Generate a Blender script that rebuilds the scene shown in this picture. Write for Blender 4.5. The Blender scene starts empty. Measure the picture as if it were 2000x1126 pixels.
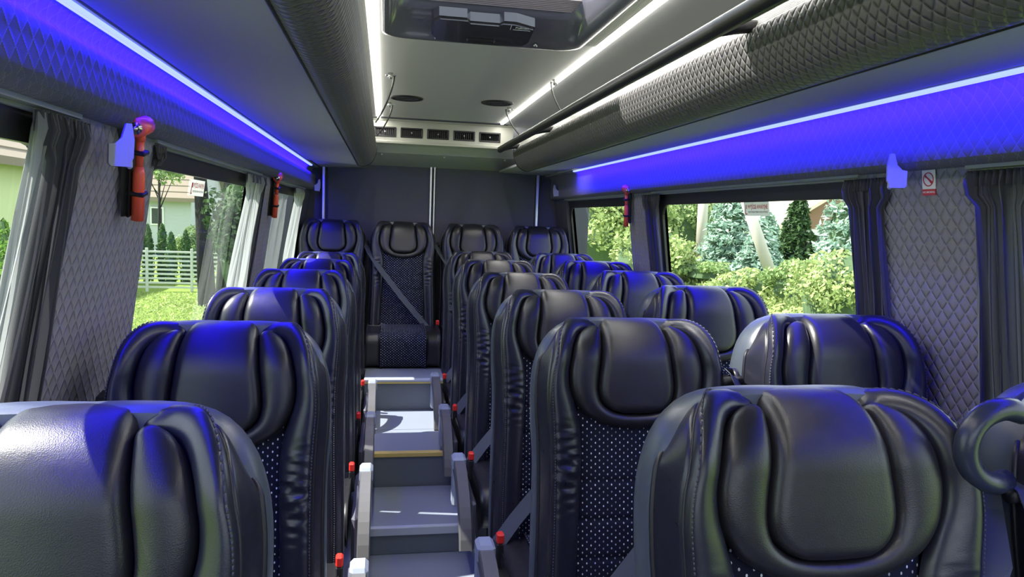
import bpy, math, random
import numpy as np
from mathutils import Matrix, Vector
random.seed(7); rng = np.random.RandomState(7)
C = bpy.context.scene.collection
SC = bpy.context.scene

# ------------------------------------------------------------------ camera
EYE = Vector((0.0, 0.0, 1.47))
def camera():
    f, roll, vp = 1400.0, math.radians(1.1), (752, 418)
    Y = Vector((vp[0]-1000, vp[1]-563, f)).normalized()
    R = Matrix(((math.cos(roll), -math.sin(roll), 0), (math.sin(roll), math.cos(roll), 0), (0, 0, 1)))
    Yu = R.transposed() @ Y
    X = R @ Vector((Yu[2], 0, -Yu[0])).normalized()
    Z = -(Y.cross(X))
    cd = bpy.data.cameras.new('camera'); cam = bpy.data.objects.new('camera', cd); C.objects.link(cam)
    right = Vector((X[0], Y[0], Z[0])); up = -Vector((X[1], Y[1], Z[1])); back = -Vector((X[2], Y[2], Z[2]))
    m = Matrix.Identity(4)
    for i in range(3):
        m[i][0] = right[i]; m[i][1] = up[i]; m[i][2] = back[i]; m[i][3] = EYE[i]
    cam.matrix_world = m
    cd.sensor_width = 36; cd.lens = 36*f/2000; cd.clip_start = 0.02; cd.clip_end = 400
    SC.camera = cam
camera()

# ------------------------------------------------------------------ world, sun, exposure
SC.view_settings.view_transform = 'Standard'; SC.view_settings.look = 'None'
SC.view_settings.gamma = 1; SC.view_settings.use_curve_mapping = False
SC.view_settings.exposure = 0.32
W = bpy.data.worlds.new('World'); SC.world = W; W.use_nodes = True
bg = W.node_tree.nodes['Background']
bg.inputs[0].default_value = (0.80, 0.90, 1.0, 1); bg.inputs[1].default_value = 2.5
sd = bpy.data.lights.new('sun', 'SUN'); sd.energy = 12.0; sd.angle = 0.009; sd.color = (1.0, 0.95, 0.86)
so = bpy.data.objects.new('sun', sd); C.objects.link(so)
so.rotation_euler = Vector((0.585, -0.12, -0.81)).to_track_quat('-Z', 'Y').to_euler()
BLUE_POWER = 80.0
WHITE_POWER = 16.0
SC.cycles.use_denoising = True
SC.cycles.max_bounces = 8; SC.cycles.transparent_max_bounces = 16
SC.cycles.sample_clamp_indirect = 6

# ------------------------------------------------------------------ materials
MATS = {}
def mat(name, col, rough=0.5, metal=0.0, spec=0.5, coat=0.0, sheen=0.0, emit=None, estr=0.0, trans=0.0):
    if name in MATS: return MATS[name]
    m = bpy.data.materials.new(name); m.use_nodes = True; MATS[name] = m
    b = m.node_tree.nodes['Principled BSDF']
    b.inputs['Base Color'].default_value = (*col, 1); b.inputs['Roughness'].default_value = rough
    b.inputs['Metallic'].default_value = metal; b.inputs['Specular IOR Level'].default_value = spec
    b.inputs['Coat Weight'].default_value = coat; b.inputs['Sheen Weight'].default_value = sheen
    if emit: b.inputs['Emission Color'].default_value = (*emit, 1); b.inputs['Emission Strength'].default_value = estr
    return m
class NT:
    def __init__(s, m): s.t = m.node_tree; s.b = m.node_tree.nodes['Principled BSDF']
    def n(s, k, **kw):
        x = s.t.nodes.new(k)
        for a, v in kw.items(): setattr(x, a, v)
        return x
    def l(s, a, b): s.t.links.new(a, b)
    def math(s, op, a, b=None, c=None):
        x = s.n('ShaderNodeMath', operation=op)
        for i, v in enumerate((a, b, c)):
            if v is None: continue
            if hasattr(v, 'is_linked') or hasattr(v, 'links'): s.l(v, x.inputs[i])
            else: x.inputs[i].default_value = v
        return x.outputs[0]
    def coord(s, which): return s.n('ShaderNodeTexCoord').outputs[which]
    def noise(s, scale, which='Object', detail=2.0, stretch=None):
        x = s.n('ShaderNodeTexNoise'); x.inputs['Scale'].default_value = scale; x.inputs['Detail'].default_value = detail
        c = s.coord(which)
        if stretch:
            mp = s.n('ShaderNodeMapping'); mp.inputs['Scale'].default_value = stretch; s.l(c, mp.inputs[0]); c = mp.outputs[0]
        s.l(c, x.inputs['Vector']); return x.outputs['Fac']
    def bump(s, h, strength, dist=0.002, prev=None):
        x = s.n('ShaderNodeBump'); x.inputs['Strength'].default_value = strength; x.inputs['Distance'].default_value = dist
        s.l(h, x.inputs['Height'])
        if prev: s.l(prev, x.inputs['Normal'])
        s.l(x.outputs[0], s.b.inputs['Normal']); return x.outputs[0]
    def mixcol(s, fac, a, b):
        x = s.n('ShaderNodeMix', data_type='RGBA')
        s.l(fac, x.inputs[0]); x.inputs[6].default_value = (*a, 1); x.inputs[7].default_value = (*b, 1)
        s.l(x.outputs[2], s.b.inputs['Base Color']); return x.outputs[2]

def leather(name, col, rough, grain=1.0, scale=620):
    m = mat(name, col, rough, spec=0.55); N = NT(m)
    v = N.n('ShaderNodeTexVoronoi'); v.inputs['Scale'].default_value = scale
    N.l(N.coord('Object'), v.inputs['Vector'])
    k = N.bump(v.outputs['Distance'], 0.16*grain, 0.0009)
    N.bump(N.noise(24), 0.06, 0.005, k)
    r = N.noise(60); N.l(N.math('MULTIPLY_ADD', r, 0.16, rough-0.08), N.b.inputs['Roughness'])
    return m
M_leather = leather('black_leather', (0.011, 0.011, 0.014), 0.36)
M_leather2 = leather('side_leather', (0.014, 0.015, 0.024), 0.31, 0.5)
M_shell = leather('shell_leather', (0.06, 0.075, 0.095), 0.36, 0.5)
M_piping = mat('dark_piping', (0.012, 0.012, 0.018), 0.45)
M_stitch = mat('stitch_thread', (0.05, 0.05, 0.07), 0.6)

def dotted():
    m = mat('dotted_fabric', (0.006, 0.008, 0.020), 0.9, spec=0.2); N = NT(m)
    sp = N.n('ShaderNodeSeparateXYZ'); N.l(N.coord('UV'), sp.inputs[0])
    V = N.math('DIVIDE', sp.outputs[1], 0.0085)
    row = N.math('FLOOR', V); odd = N.math('MODULO', N.math('ABSOLUTE', row), 2.0)
    U = N.math('ADD', N.math('DIVIDE', sp.outputs[0], 0.0195), N.math('MULTIPLY', odd, 0.5))
    fu = N.math('SUBTRACT', N.math('FRACT', U), 0.5); fv = N.math('SUBTRACT', N.math('FRACT', V), 0.5)
    fu = N.math('MULTIPLY', fu, 3.6)
    d = N.math('SQRT', N.math('ADD', N.math('MULTIPLY', fu, fu), N.math('MULTIPLY', fv, fv)))
    inn = N.math('LESS_THAN', d, 0.27)
    cb = N.n('ShaderNodeCombineXYZ'); N.l(N.math('FLOOR', U), cb.inputs[0]); N.l(row, cb.inputs[1])
    wn = N.n('ShaderNodeTexWhiteNoise'); N.l(cb.outputs[0], wn.inputs['Vector'])
    inn = N.math('MULTIPLY', inn, N.math('MULTIPLY_ADD', wn.outputs['Value'], 0.7, 0.3))
    N.mixcol(inn, (0.006, 0.008, 0.020), (0.75, 0.8, 0.85))
    N.bump(N.noise(900), 0.3, 0.001)
    return m
M_dots = dotted()

def quilt(name, col, w, h, rough=0.75, depth=0.006, strength=0.9):
    m = mat(name, col, rough, spec=0.3); N = NT(m)
    sp = N.n('ShaderNodeSeparateXYZ'); N.l(N.coord('UV'), sp.inputs[0])
    a = N.math('DIVIDE', sp.outputs[0], w); b = N.math('DIVIDE', sp.outputs[1], h)
    tri = []
    for s in ('ADD', 'SUBTRACT'):
        t = N.math('FRACT', N.math(s, a, b)); t = N.math('ABSOLUTE', N.math('MULTIPLY_ADD', t, 2.0, -1.0))
        t = N.math('POWER', t, 5.0); tri.append(N.math('SUBTRACT', 1.0, t))
    hgt = N.math('MULTIPLY', tri[0], tri[1])
    k = N.bump(hgt, strength, depth)
    N.bump(N.noise(500), 0.25, 0.0015, k)
    # stitches: dashed thread lying in the seams
    seam = []
    for i, (s, o) in enumerate((('ADD', 'SUBTRACT'), ('SUBTRACT', 'ADD'))):
        t = N.math('FRACT', N.math(s, a, b)); t = N.math('ABSOLUTE', N.math('SUBTRACT', t, 0.5)); t = N.math('GREATER_THAN', t, 0.462)
        dsh = N.math('LESS_THAN', N.math('FRACT', N.math('MULTIPLY', N.math(o, a, b), 7.0)), 0.55)
        seam.append(N.math('MULTIPLY', t, dsh))
    N.mixcol(N.math('MULTIPLY', N.math('MAXIMUM', seam[0], seam[1]), 0.5), col, tuple(min(1, c*2.3) for c in col))
    return m
M_quilt = quilt('quilted_wall_fabric', (0.25, 0.24, 0.27), 0.036, 0.046)
M_cove = quilt('quilted_cove_fabric', (0.17, 0.16, 0.20), 0.036, 0.046, depth=0.002, strength=0.5)
M_bolster = quilt('quilted_bolster_leather', (0.125, 0.12, 0.125), 0.026, 0.034, rough=0.5, depth=0.007)
M_flat = mat('grey_lining', (0.36, 0.365, 0.38), 0.7, spec=0.3)
M_ceil = mat('ceiling_lining', (0.52, 0.525, 0.52), 0.8, spec=0.25); N_ = NT(M_ceil); N_.bump(N_.noise(700), 0.2, 0.001)
M_dark = mat('dark_lining', (0.080, 0.083, 0.10), 0.75, spec=0.3); N_ = NT(M_dark); N_.bump(N_.noise(400), 0.3, 0.001)
M_black = mat('black_plastic', (0.015, 0.015, 0.018), 0.4)
M_gloss = mat('glossy_dark_plastic', (0.045, 0.045, 0.06), 0.16, coat=0.5)
M_white = mat('cream_plastic', (0.40, 0.41, 0.355), 0.4)
M_rack = mat('ribbed_white_plastic', (0.40, 0.41, 0.38), 0.35)
M_grey = mat('grey_plastic', (0.30, 0.32, 0.33), 0.45)
M_lgrey = mat('pale_blue_plastic', (0.26, 0.30, 0.37), 0.4)
M_arm = mat('armrest_plastic', (0.085, 0.085, 0.09), 0.5)
M_armcov = mat('armrest_side', (0.10, 0.10, 0.14), 0.45)
M_alu = mat('aluminium', (0.55, 0.56, 0.58), 0.3, metal=0.8)
M_red = mat('red_plastic', (0.75, 0.03, 0.02), 0.35)
M_orange = mat('orange_plastic', (0.98, 0.13, 0.06), 0.3)
M_steel = mat('steel', (0.7, 0.7, 0.72), 0.2, metal=1.0)
M_belt = mat('belt_webbing', (0.045, 0.055, 0.07), 0.6); N_ = NT(M_belt); N_.bump(N_.noise(900), 0.3, 0.0008)
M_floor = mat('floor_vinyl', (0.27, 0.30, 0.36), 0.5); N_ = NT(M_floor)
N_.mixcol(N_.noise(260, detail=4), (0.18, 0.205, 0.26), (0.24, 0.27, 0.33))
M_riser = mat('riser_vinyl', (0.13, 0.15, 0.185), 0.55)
M_yellow = mat('yellow_edge', (0.62, 0.47, 0.14), 0.5)
M_nose = mat('grey_nosing', (0.42, 0.46, 0.54), 0.45)
M_ledblue = mat('blue_led', (0.2, 0.3, 0.9), 0.5, emit=(0.20, 0.26, 1.0), estr=2.0)
M_ledwhite = mat('white_led', (0.9, 0.9, 0.9), 0.5, emit=(1.0, 0.96, 0.86), estr=9.0)
M_cable = mat('cable_black', (0.03, 0.03, 0.03), 0.4)
M_hook = mat('lilac_grey_plastic', (0.36, 0.36, 0.44), 0.4)

def curtain_mat(name, col, tr):
    m = mat(name, col, 0.9, spec=0.1, sheen=0.3); N = NT(m)
    N.bump(N.noise(400), 0.3, 0.001)
    t = N.n('ShaderNodeBsdfTranslucent'); t.inputs[0].default_value = (*[min(1, c*2.2) for c in col], 1)
    mx = N.n('ShaderNodeMixShader'); mx.inputs[0].default_value = tr
    out = N.t.nodes['Material Output']
    N.l(N.b.outputs[0], mx.inputs[1]); N.l(t.outputs[0], mx.inputs[2]); N.l(mx.outputs[0], out.inputs[0])
    return m
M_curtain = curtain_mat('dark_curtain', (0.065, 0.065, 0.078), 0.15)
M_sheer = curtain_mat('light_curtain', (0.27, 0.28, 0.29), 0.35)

def glass_mat(name, tint):
    m = bpy.data.materials.new(name); m.use_nodes = True; t = m.node_tree
    t.nodes.remove(t.nodes['Principled BSDF'])
    a = t.nodes.new('ShaderNodeBsdfTransparent'); a.inputs[0].default_value = (*tint, 1)
    g = t.nodes.new('ShaderNodeBsdfGlossy'); g.inputs['Roughness'].default_value = 0.02
    f = t.nodes.new('ShaderNodeLayerWeight'); f.inputs['Blend'].default_value = 0.5
    p = t.nodes.new('ShaderNodeMath'); p.operation = 'POWER'; p.inputs[1].default_value = 5.0
    q = t.nodes.new('ShaderNodeMath'); q.operation = 'MULTIPLY_ADD'; q.inputs[1].default_value = 0.7; q.inputs[2].default_value = 0.05
    t.links.new(f.outputs['Facing'], p.inputs[0]); t.links.new(p.outputs[0], q.inputs[0]); f = q
    mx = t.nodes.new('ShaderNodeMixShader')
    t.links.new(f.outputs[0], mx.inputs[0]); t.links.new(a.outputs[0], mx.inputs[1]); t.links.new(g.outputs[0], mx.inputs[2])
    t.links.new(mx.outputs[0], t.nodes['Material Output'].inputs[0]); return m
M_glass = glass_mat('window_glass', (0.92, 0.95, 0.93))
M_roofglass = glass_mat('hatch_glass', (0.85, 0.86, 0.86))

# ------------------------------------------------------------------ helpers
def tag(o, label=None, cat=None, group=None, kind=None):
    if label: o['label'] = label
    if cat: o['category'] = cat
    if group: o['group'] = group
    if kind: o['kind'] = kind
    return o
def empty(name, loc=(0, 0, 0), parent=None):
    o = bpy.data.objects.new(name, None); C.objects.link(o); o.location = loc; o.empty_display_size = 0.1
    if parent: o.parent = parent
    return o
def link(name, me, parent=None, loc=None):
    o = bpy.data.objects.new(name, me); C.objects.link(o)
    if parent: o.parent = parent
    if loc is not None: o.location = loc
    return o
class MB:
    """collects shapes for one mesh"""
    def __init__(s): s.v = []; s.f = []; s.m = []; s.uv = []; s.sm = []
    def add(s, vs, fs, mi=0, uvs=None, smooth=False):
        n = len(s.v); s.v += [tuple(p) for p in vs]
        for i, f in enumerate(fs):
            s.f.append(tuple(n+k for k in f)); s.m.append(mi); s.sm.append(smooth)
            s.uv.append([tuple(uvs[k]) for k in f] if uvs is not None else None)
    def box(s, a, b, mi=0, M=None):
        (x0, y0, z0), (x1, y1, z1) = a, b
        vs = [Vector(p) for p in ((x0,y0,z0),(x1,y0,z0),(x1,y1,z0),(x0,y1,z0),(x0,y0,z1),(x1,y0,z1),(x1,y1,z1),(x0,y1,z1))]
        if M is not None: vs = [M @ p for p in vs]
        s.add(vs, [(0,3,2,1),(4,5,6,7),(0,1,5,4),(1,2,6,5),(2,3,7,6),(3,0,4,7)], mi)
    def rbox(s, a, b, r=0.005, mi=0, M=None):
        """box with chamfered edges"""
        lo = np.array(a, float); hi = np.array(b, float); c = (lo+hi)/2; h = (hi-lo)/2; r = min(r, *(h*0.98))
        vs = []; idx = {}
        def P(sx, sy, sz, ax):
            k = (sx, sy, sz, ax)
            if k not in idx:
                q = np.array([sx, sy, sz])*(h-r); q[ax] = (sx, sy, sz)[ax]*h[ax]
                idx[k] = len(vs); vs.append(Vector(c+q))
            return idx[k]
        fs = []
        S = (-1, 1)
        for ax in range(3):
            for sg in S:
                u, v = [i for i in range(3) if i != ax]
                q = []
                for su, sv in ((-1,-1),(1,-1),(1,1),(-1,1)):
                    t = [0,0,0]; t[ax] = sg; t[u] = su; t[v] = sv; q.append(P(*t, ax))
                fs.append(tuple(q))
        for ax in range(3):  # edges parallel to ax
            u, v = [i for i in range(3) if i != ax]
            for su in S:
                for sv in S:
                    q = []
                    for sa, which in ((-1,u),(1,u),(1,v),(-1,v)):
                        t = [0,0,0]; t[ax] = sa; t[u] = su; t[v] = sv; q.append(P(*t, which))
                    fs.append(tuple(q))
        for sx in S:
            for sy in S:
                for sz in S: fs.append(tuple(P(sx,sy,sz,a_) for a_ in range(3)))
        if M is not None: vs = [M @ p for p in vs]
        s.add(vs, fs, mi)
    def tube(s, pts, r, n=10, mi=0, cap=True):
        pts = [Vector(p) for p in pts]; m = len(pts); rr = r if hasattr(r, '__len__') else [r]*m
        vs = []; fs = []; prev = None
        for i, p in enumerate(pts):
            d = (pts[min(i+1, m-1)]-pts[max(i-1, 0)]).normalized()
            a = prev if prev is not None else (Vector((0,0,1)) if abs(d.z) < 0.9 else Vector((1,0,0)))
            a = (a-d*a.dot(d)).normalized(); b = d.cross(a); prev = a
            for k in range(n):
                t = 2*math.pi*k/n; vs.append(p+(a*math.cos(t)+b*math.sin(t))*rr[i])
        for i in range(m-1):
            for k in range(n):
                k2 = (k+1) % n; fs.append((i*n+k, i*n+k2, (i+1)*n+k2, (i+1)*n+k))
        if cap: fs.append(tuple(range(n))[::-1]); fs.append(tuple((m-1)*n+k for k in range(n)))
        s.add(vs, fs, mi, smooth=True)
    def grid(s, P, mi=0, uv=None, closeS=False, closeT=False, smooth=True):
        P = np.asarray(P, float); a, b = P.shape[:2]; fs = []
        for i in range(a if closeS else a-1):
            for j in range(b if closeT else b-1):
                i2 = (i+1) % a; j2 = (j+1) % b
                fs.append((i*b+j, i*b+j2, i2*b+j2, i2*b+j))
        s.add(P.reshape(-1, 3), fs, mi, None if uv is None else np.asarray(uv).reshape(-1, 2), smooth)
    def prism(s, poly, axis, a, b, mi=0, M=None):
        """polygon in the other two axes, extruded along axis"""
        n = len(poly); o = [i for i in range(3) if i != axis]; vs = []
        for c in (a, b):
            for p in poly:
                t = [0,0,0]; t[axis] = c; t[o[0]] = p[0]; t[o[1]] = p[1]; vs.append(Vector(t))
        if M is not None: vs = [M @ p for p in vs]
        fs = [tuple(range(n))[::-1], tuple(range(n, 2*n))]+[(i, (i+1) % n, n+(i+1) % n, n+i) for i in range(n)]
        s.add(vs, fs, mi)
    def mesh(s, name, mats, fix=True):
        me = bpy.data.meshes.new(name); me.from_pydata(s.v, [], s.f)
        for m in (mats if isinstance(mats, (list, tuple)) else [mats]): me.materials.append(m)
        me.polygons.foreach_set('material_index', s.m); me.polygons.foreach_set('use_smooth', s.sm)
        if any(u is not None for u in s.uv):
            L = me.uv_layers.new(name='UV'); fl = []
            for f, u in zip(s.f, s.uv): fl += [c for q in (u or [(0, 0)]*len(f)) for c in q]
            L.data.foreach_set('uv', fl)
        me.update(); return me
    def obj(s, name, mats, parent=None, loc=None):
        return link(name, s.mesh(name, mats), parent, loc)

def sweep(mb, prof, y0, y1, mi=0, smooth=True, ny=2, v0=0.0, dens=6):
    """extrude an (x,z) profile along y; uv in metres. smooth profiles are resampled"""
    pr = np.array(prof, float)
    L = np.concatenate([[0], np.cumsum(np.hypot(*np.diff(pr, axis=0).T))])
    ys = np.linspace(y0, y1, ny)
    P = np.array([[(x, y, z) for x, z in pr] for y in ys]); uv = np.array([[(y, v0+l) for l in L] for y in ys])
    mb.grid(P, mi, uv, smooth=smooth)
def spline(pts, n):
    P = np.array(pts, float); m = len(P)
    E = np.vstack([2*P[0]-P[1], P, 2*P[-1]-P[-2]]); out = []
    d = np.hypot(*np.diff(P, axis=0).T[:2]); T = np.concatenate([[0], np.cumsum(d)]); T /= T[-1]
    for t in np.linspace(0, 1, n):
        i = min(np.searchsorted(T, t, 'right')-1, m-2); i = max(i, 0); u = (t-T[i])/(T[i+1]-T[i])
        a, b, c, e = E[i], E[i+1], E[i+2], E[i+3]
        out.append(0.5*((2*b)+(-a+c)*u+(2*a-5*b+4*c-e)*u*u+(-a+3*b-3*c+e)*u**3))
    return np.array(out)

XC = 0.36   # centre line of the cabin
def X(side, u): return XC+side*u
WALLTOP = {1: 0.97, -1: 0.925}
LEDP = {1: (0.884, 1.802), -1: (0.868, 1.790)}
def wall_u(side, z):   # inner face, leaning inwards above
    return WALLTOP[side]+0.14*(1.60-z) if z < 1.60 else WALLTOP[side]

# ================================================================== STRUCTURE
m = MB(); m.box((-0.95, -1.3, -0.05), (1.67, 5.75, 0.0)); tag(m.obj('floor', M_floor), kind='structure')

def wall_piece(name, side, y0, y1, z0, z1, mtl, thick=0.05, proud=0.0):
    mb = MB(); zs = [z0, z1] if z1 <= 1.60 or z0 >= 1.6 else [z0, 1.60, z1]
    inn = [(X(side, wall_u(side, z)-proud), z) for z in zs]; out = [(X(side, wall_u(side, z)+thick), z) for z in zs]
    sweep(mb, inn, y0, y1, smooth=False, v0=z0); sweep(mb, out, y0, y1, smooth=False)
    for y in (y0, y1):
        k = len(inn); vs = [(x, y, z) for x, z in inn]+[(x, y, z) for x, z in out[::-1]]
        mb.add(vs, [tuple(range(2*k))])
    for i in (0, -1):
        mb.add([(inn[i][0], y0, inn[i][1]), (out[i][0], y0, out[i][1]), (out[i][0], y1, out[i][1]), (inn[i][0], y1, inn[i][1])], [(0,1,2,3)])
    return tag(mb.obj(name, mtl), kind='structure')
SILL = 0.80; WTOP = 1.615
WIN = {1: [(-0.1, 1.44), (1.86, 3.42), (3.82, 5.20)], -1: [(-0.1, 1.42), (1.90, 3.38), (3.84, 5.16)]}
nw = 0
for side, nm in ((1, 'right'), (-1, 'left')):
    wall_piece('wall_'+nm, side, -1.3, 5.75, 0.0, SILL, M_quilt)
    wall_piece('wall_'+nm, side, -1.3, 5.75, WTOP, 1.84, M_flat, thick=0.05)
    ed = [-1.3]+[v for w in WIN[side] for v in w]+[5.75]
    for i in range(0, len(ed), 2):
        last = i == len(ed)-2
        wall_piece('wall_'+nm, side, ed[i], ed[i+1], SILL, WTOP+0.02, M_dark if last else M_quilt, proud=0.012)
    for (y0, y1) in WIN[side]:
        nw += 1
        e = empty('window_%d' % nw, (X(side, WALLTOP[side]), (y0+y1)/2, SILL)); tag(e, kind='structure')
        ox, oy, oz = e.location
        # black border of the pane, rounded in the corners
        fr = MB(); R = 0.07; b = 0.035
        def pt(y, z, off): return (X(side, wall_u(side, z)+off)-ox, y-oy, z-oz)
        ring_i = []; ring_o = []
        zi0, zi1, yi0, yi1 = SILL+0.03, 1.565, y0+b, y1-b
        for cx, cz, a0 in ((yi1-R, zi1-R, 0), (yi0+R, zi1-R, 90), (yi0+R, zi0+R, 180), (yi1-R, zi0+R, 270)):
            for k in range(6):
                a = math.radians(a0+k*18); ring_i.append((cx+R*math.cos(a), cz+R*math.sin(a)))
                c_ = math.cos(a); s_ = math.sin(a); q = max(abs(c_), abs(s_))
                ring_o.append((y1 if c_ > 0 else y0, (WTOP if s_ > 0 else SILL)) if 0 else (min(max(cx+c_/q*0.4, y0), y1), min(max(cz+s_/q*0.4, SILL), WTOP)))
        P = [[pt(y, z, 0.022) for y, z in ring_i], [pt(y, z, 0.010) for y, z in ring_i], [pt(y, z, 0.008) for y, z in ring_o], [pt(y, z, 0.05) for y, z in ring_o]]
        fr.grid(P, closeT=True, smooth=False)
        fr.obj('frame', M_black, e)
        g = MB(); g.add([pt(y0, SILL, .03), pt(y1, SILL, .03), pt(y1, WTOP, .03), pt(y0, WTOP, .03)], [(0,1,2,3)])
        g.obj('pane', M_glass, e)
        # curtain track
        tr = MB(); tr.prism([(X(side, WALLTOP[side]-0.005), WTOP+0.006), (X(side, WALLTOP[side]-0.022), WTOP+0.006), (X(side, WALLTOP[side]-0.022), WTOP+0.016), (X(side, WALLTOP[side]-0.005), WTOP+0.016)], 1, y0-0.02, y1+0.02)
        t_ = tr.obj('curtain_track', M_grey, e); t_.location = -e.location

# unseen cabin front behind the camera, added to cut sky reflections on leather
m = MB(); m.box((-0.72, -1.36, 0.0), (1.45, -1.30, 0.95)); m.box((-0.72, -1.36, 1.75), (1.45, -1.30, 2.2)); tag(m.obj('wall_front', M_dark), kind='structure')
# coves above the windows (quilted, lit by the blue strips)
for side, nm in ((1, 'right'), (-1, 'left')):
    lu, lz = LEDP[side]; wt = WALLTOP[side]
    cove = [(wt-0.004, 1.627), (wt-0.042, 1.632), (wt-0.051, 1.645)]
    c2 = [(wt-0.051, 1.645), (wt-0.053, 1.66), (wt-0.053, 1.70), (wt-0.051, 1.74), (lu+0.036, lz-0.03), (lu+0.026, lz-0.008), (lu+0.012, lz)]
    mb = MB(); sweep(mb, [(X(side, a), b) for a, b in cove], -1.3, 5.62)
    p2 = spline([(X(side, a), b) for a, b in c2], 24); sweep(mb, p2, -1.3, 5.62, v0=0.03)
    tag(mb.obj('trim_cove_'+nm, M_cove), kind='structure')

# ceiling: centre panel in pieces round the hatch, sloping sides
HX0, HX1, HY0, HY1 = -0.012, 0.690, 1.48, 2.70
CZ = 2.115
m = MB()
for a, b in (((X(-1,.405), -1.3), (X(1,.405), HY0)), ((X(-1,.405), HY1), (X(1,.405), 4.95)), ((X(-1,.405), HY0), (HX0, HY1)), ((HX1, HY0), (X(1,.405), HY1))):
    m.box((a[0], a[1], CZ), (b[0], b[1], CZ+0.03))
# corner fillets of the opening
for cx, cy, sx, sy in ((HX0, HY1, 1, -1), (HX1, HY1, -1, -1), (HX0, HY0, 1, 1), (HX1, HY0, -1, 1)):
    r = 0.07; poly = [(cx, cy)]+[(cx+sx*r*(1-math.cos(t)), cy+sy*r*(1-math.sin(t))) for t in np.linspace(0, math.pi/2, 7)][::1]
    m.prism(poly, 2, CZ, CZ+0.03)
tag(m.obj('ceiling', M_ceil), kind='structure')
for side, nm in ((1, 'right'), (-1, 'left')):
    m = MB()
    pr = spline([(X(side, a), b) for a, b in ((.405, 2.117), (.44, 2.112), (.70, 2.075), (.88, 2.0), (.95, 1.92), (.975, 1.80))], 20)
    sweep(m, pr, -1.3, 5.7); sweep(m, [(x+side*0.03, z+0.03) for x, z in pr], -1.3, 5.7)
    tag(m.obj('ceiling', M_flat), kind='structure')

# rear wall: side panels, two door leaves, rails, sloping header
m = MB(); m.box((-0.9, 5.56, 0.0), (1.6, 5.62, 2.2)); tag(m.obj('wall_rear', M_dark), kind='structure')
for i, (a, b) in enumerate(((-0.425, 0.335), (0.372, 1.155))):
    m = MB(); m.rbox((a, 5.535, 0.48), (b, 5.562, 1.86), 0.006)
    d = tag(m.obj('door_%d' % (i+1), M_dark), kind='structure')
for a, w in ((-0.452, .022), (0.338, .018), (0.366, .014), (1.168, .022)):
    m = MB(); m.rbox((a-w/2, 5.515, 0.5), (a+w/2, 5.552, 1.85), 0.004); tag(m.obj('trim_1', M_alu), kind='structure')
m = MB()
sec = [(4.965, 1.955), (5.02, 1.935), (5.17, 1.912)]
def hdr(mb, prof, x0, x1, mi=0):
    P = [[(x, y, z) for y, z in prof] for x in (x0, x1)]
    mb.grid(P, mi, smooth=False)
hdr(m, [(5.005, 1.958), (5.17, 1.910)], -0.62, 1.30); tag(m.obj('ceiling', M_ceil), kind='structure')
m = MB(); hdr(m, [(5.17, 1.910), (5.178, 1.900), (5.56, 1.828)], -0.62, 1.30); 
hd = tag(m.obj('ceiling', M_flat), kind='structure')
for x in (-0.03, 0.41, 0.85):
    s_ = MB(); s_.tube([(x, 5.21, 1.896), (x, 5.205, 1.885)], 0.007, 8); s_.obj('screw', M_alu, hd)
m = MB(); m.prism([(4.93, 2.118), (4.99, 2.118), (4.99, 2.09), (4.95, 2.096)], 0, -0.1, 0.82)
tag(m.obj('trim_2', M_dark), kind='structure')
for side, nm in ((1, 'right'), (-1, 'left')):  # end pieces behind the racks
    m = MB(); m.box((X(side, .52), 4.72, 1.80), (X(side, .97), 5.60, 1.86) if 1 else 0) if 0 else None
    lu, lz = LEDP[side]
    m.prism([(X(side, lu-.03), lz+.012), (X(side, .50), lz+.02), (X(side, .50), lz+.035), (X(side, lu-.03), lz+.03)], 1, 4.72, 5.56)
    tag(m.obj('trim_3', M_flat), kind='structure')

# aisle steps
def block(name, a, b, mtl, kind='structure'):
    m = MB(); m.rbox(a, b, 0.003); return tag(m.obj(name, mtl), kind=kind)
AX0, AX1 = -0.105, 0.378
T1, T2, T3 = 0.123, 0.292, 0.479
def step(y0, y1, z, nose, nh, nd):
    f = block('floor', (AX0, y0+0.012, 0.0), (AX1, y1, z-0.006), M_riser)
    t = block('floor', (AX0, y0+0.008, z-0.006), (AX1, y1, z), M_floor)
    m = MB(); m.prism([(y0, z-nh), (y0+.013, z-nh), (y0+.013, z+.0005), (y0+nd, z+.0005), (y0+nd, z+.004), (y0+0.003, z+.004), (y0, z)], 0, AX0, AX1)
    tag(m.obj('trim_4', nose), kind='structure')
step(3.015, 3.50, T1, M_nose, 0.032, 0.02)
step(3.50, 4.30, T2, M_yellow, 0.018, 0.03)
step(4.30, 4.62, T3, M_nose, 0.012, 0.03)
m = MB(); m.box((AX0, 4.2985, T3-0.022), (AX1, 4.312, T3-0.014)); tag(m.obj('trim_5', M_yellow), kind='structure')
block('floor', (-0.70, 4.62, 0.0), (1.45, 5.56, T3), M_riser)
m = MB(); m.box((AX0, 3.90, T2), (AX1, 3.904, T2+.0008)); tag(m.obj('trim_6', M_riser), kind='structure')

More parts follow.
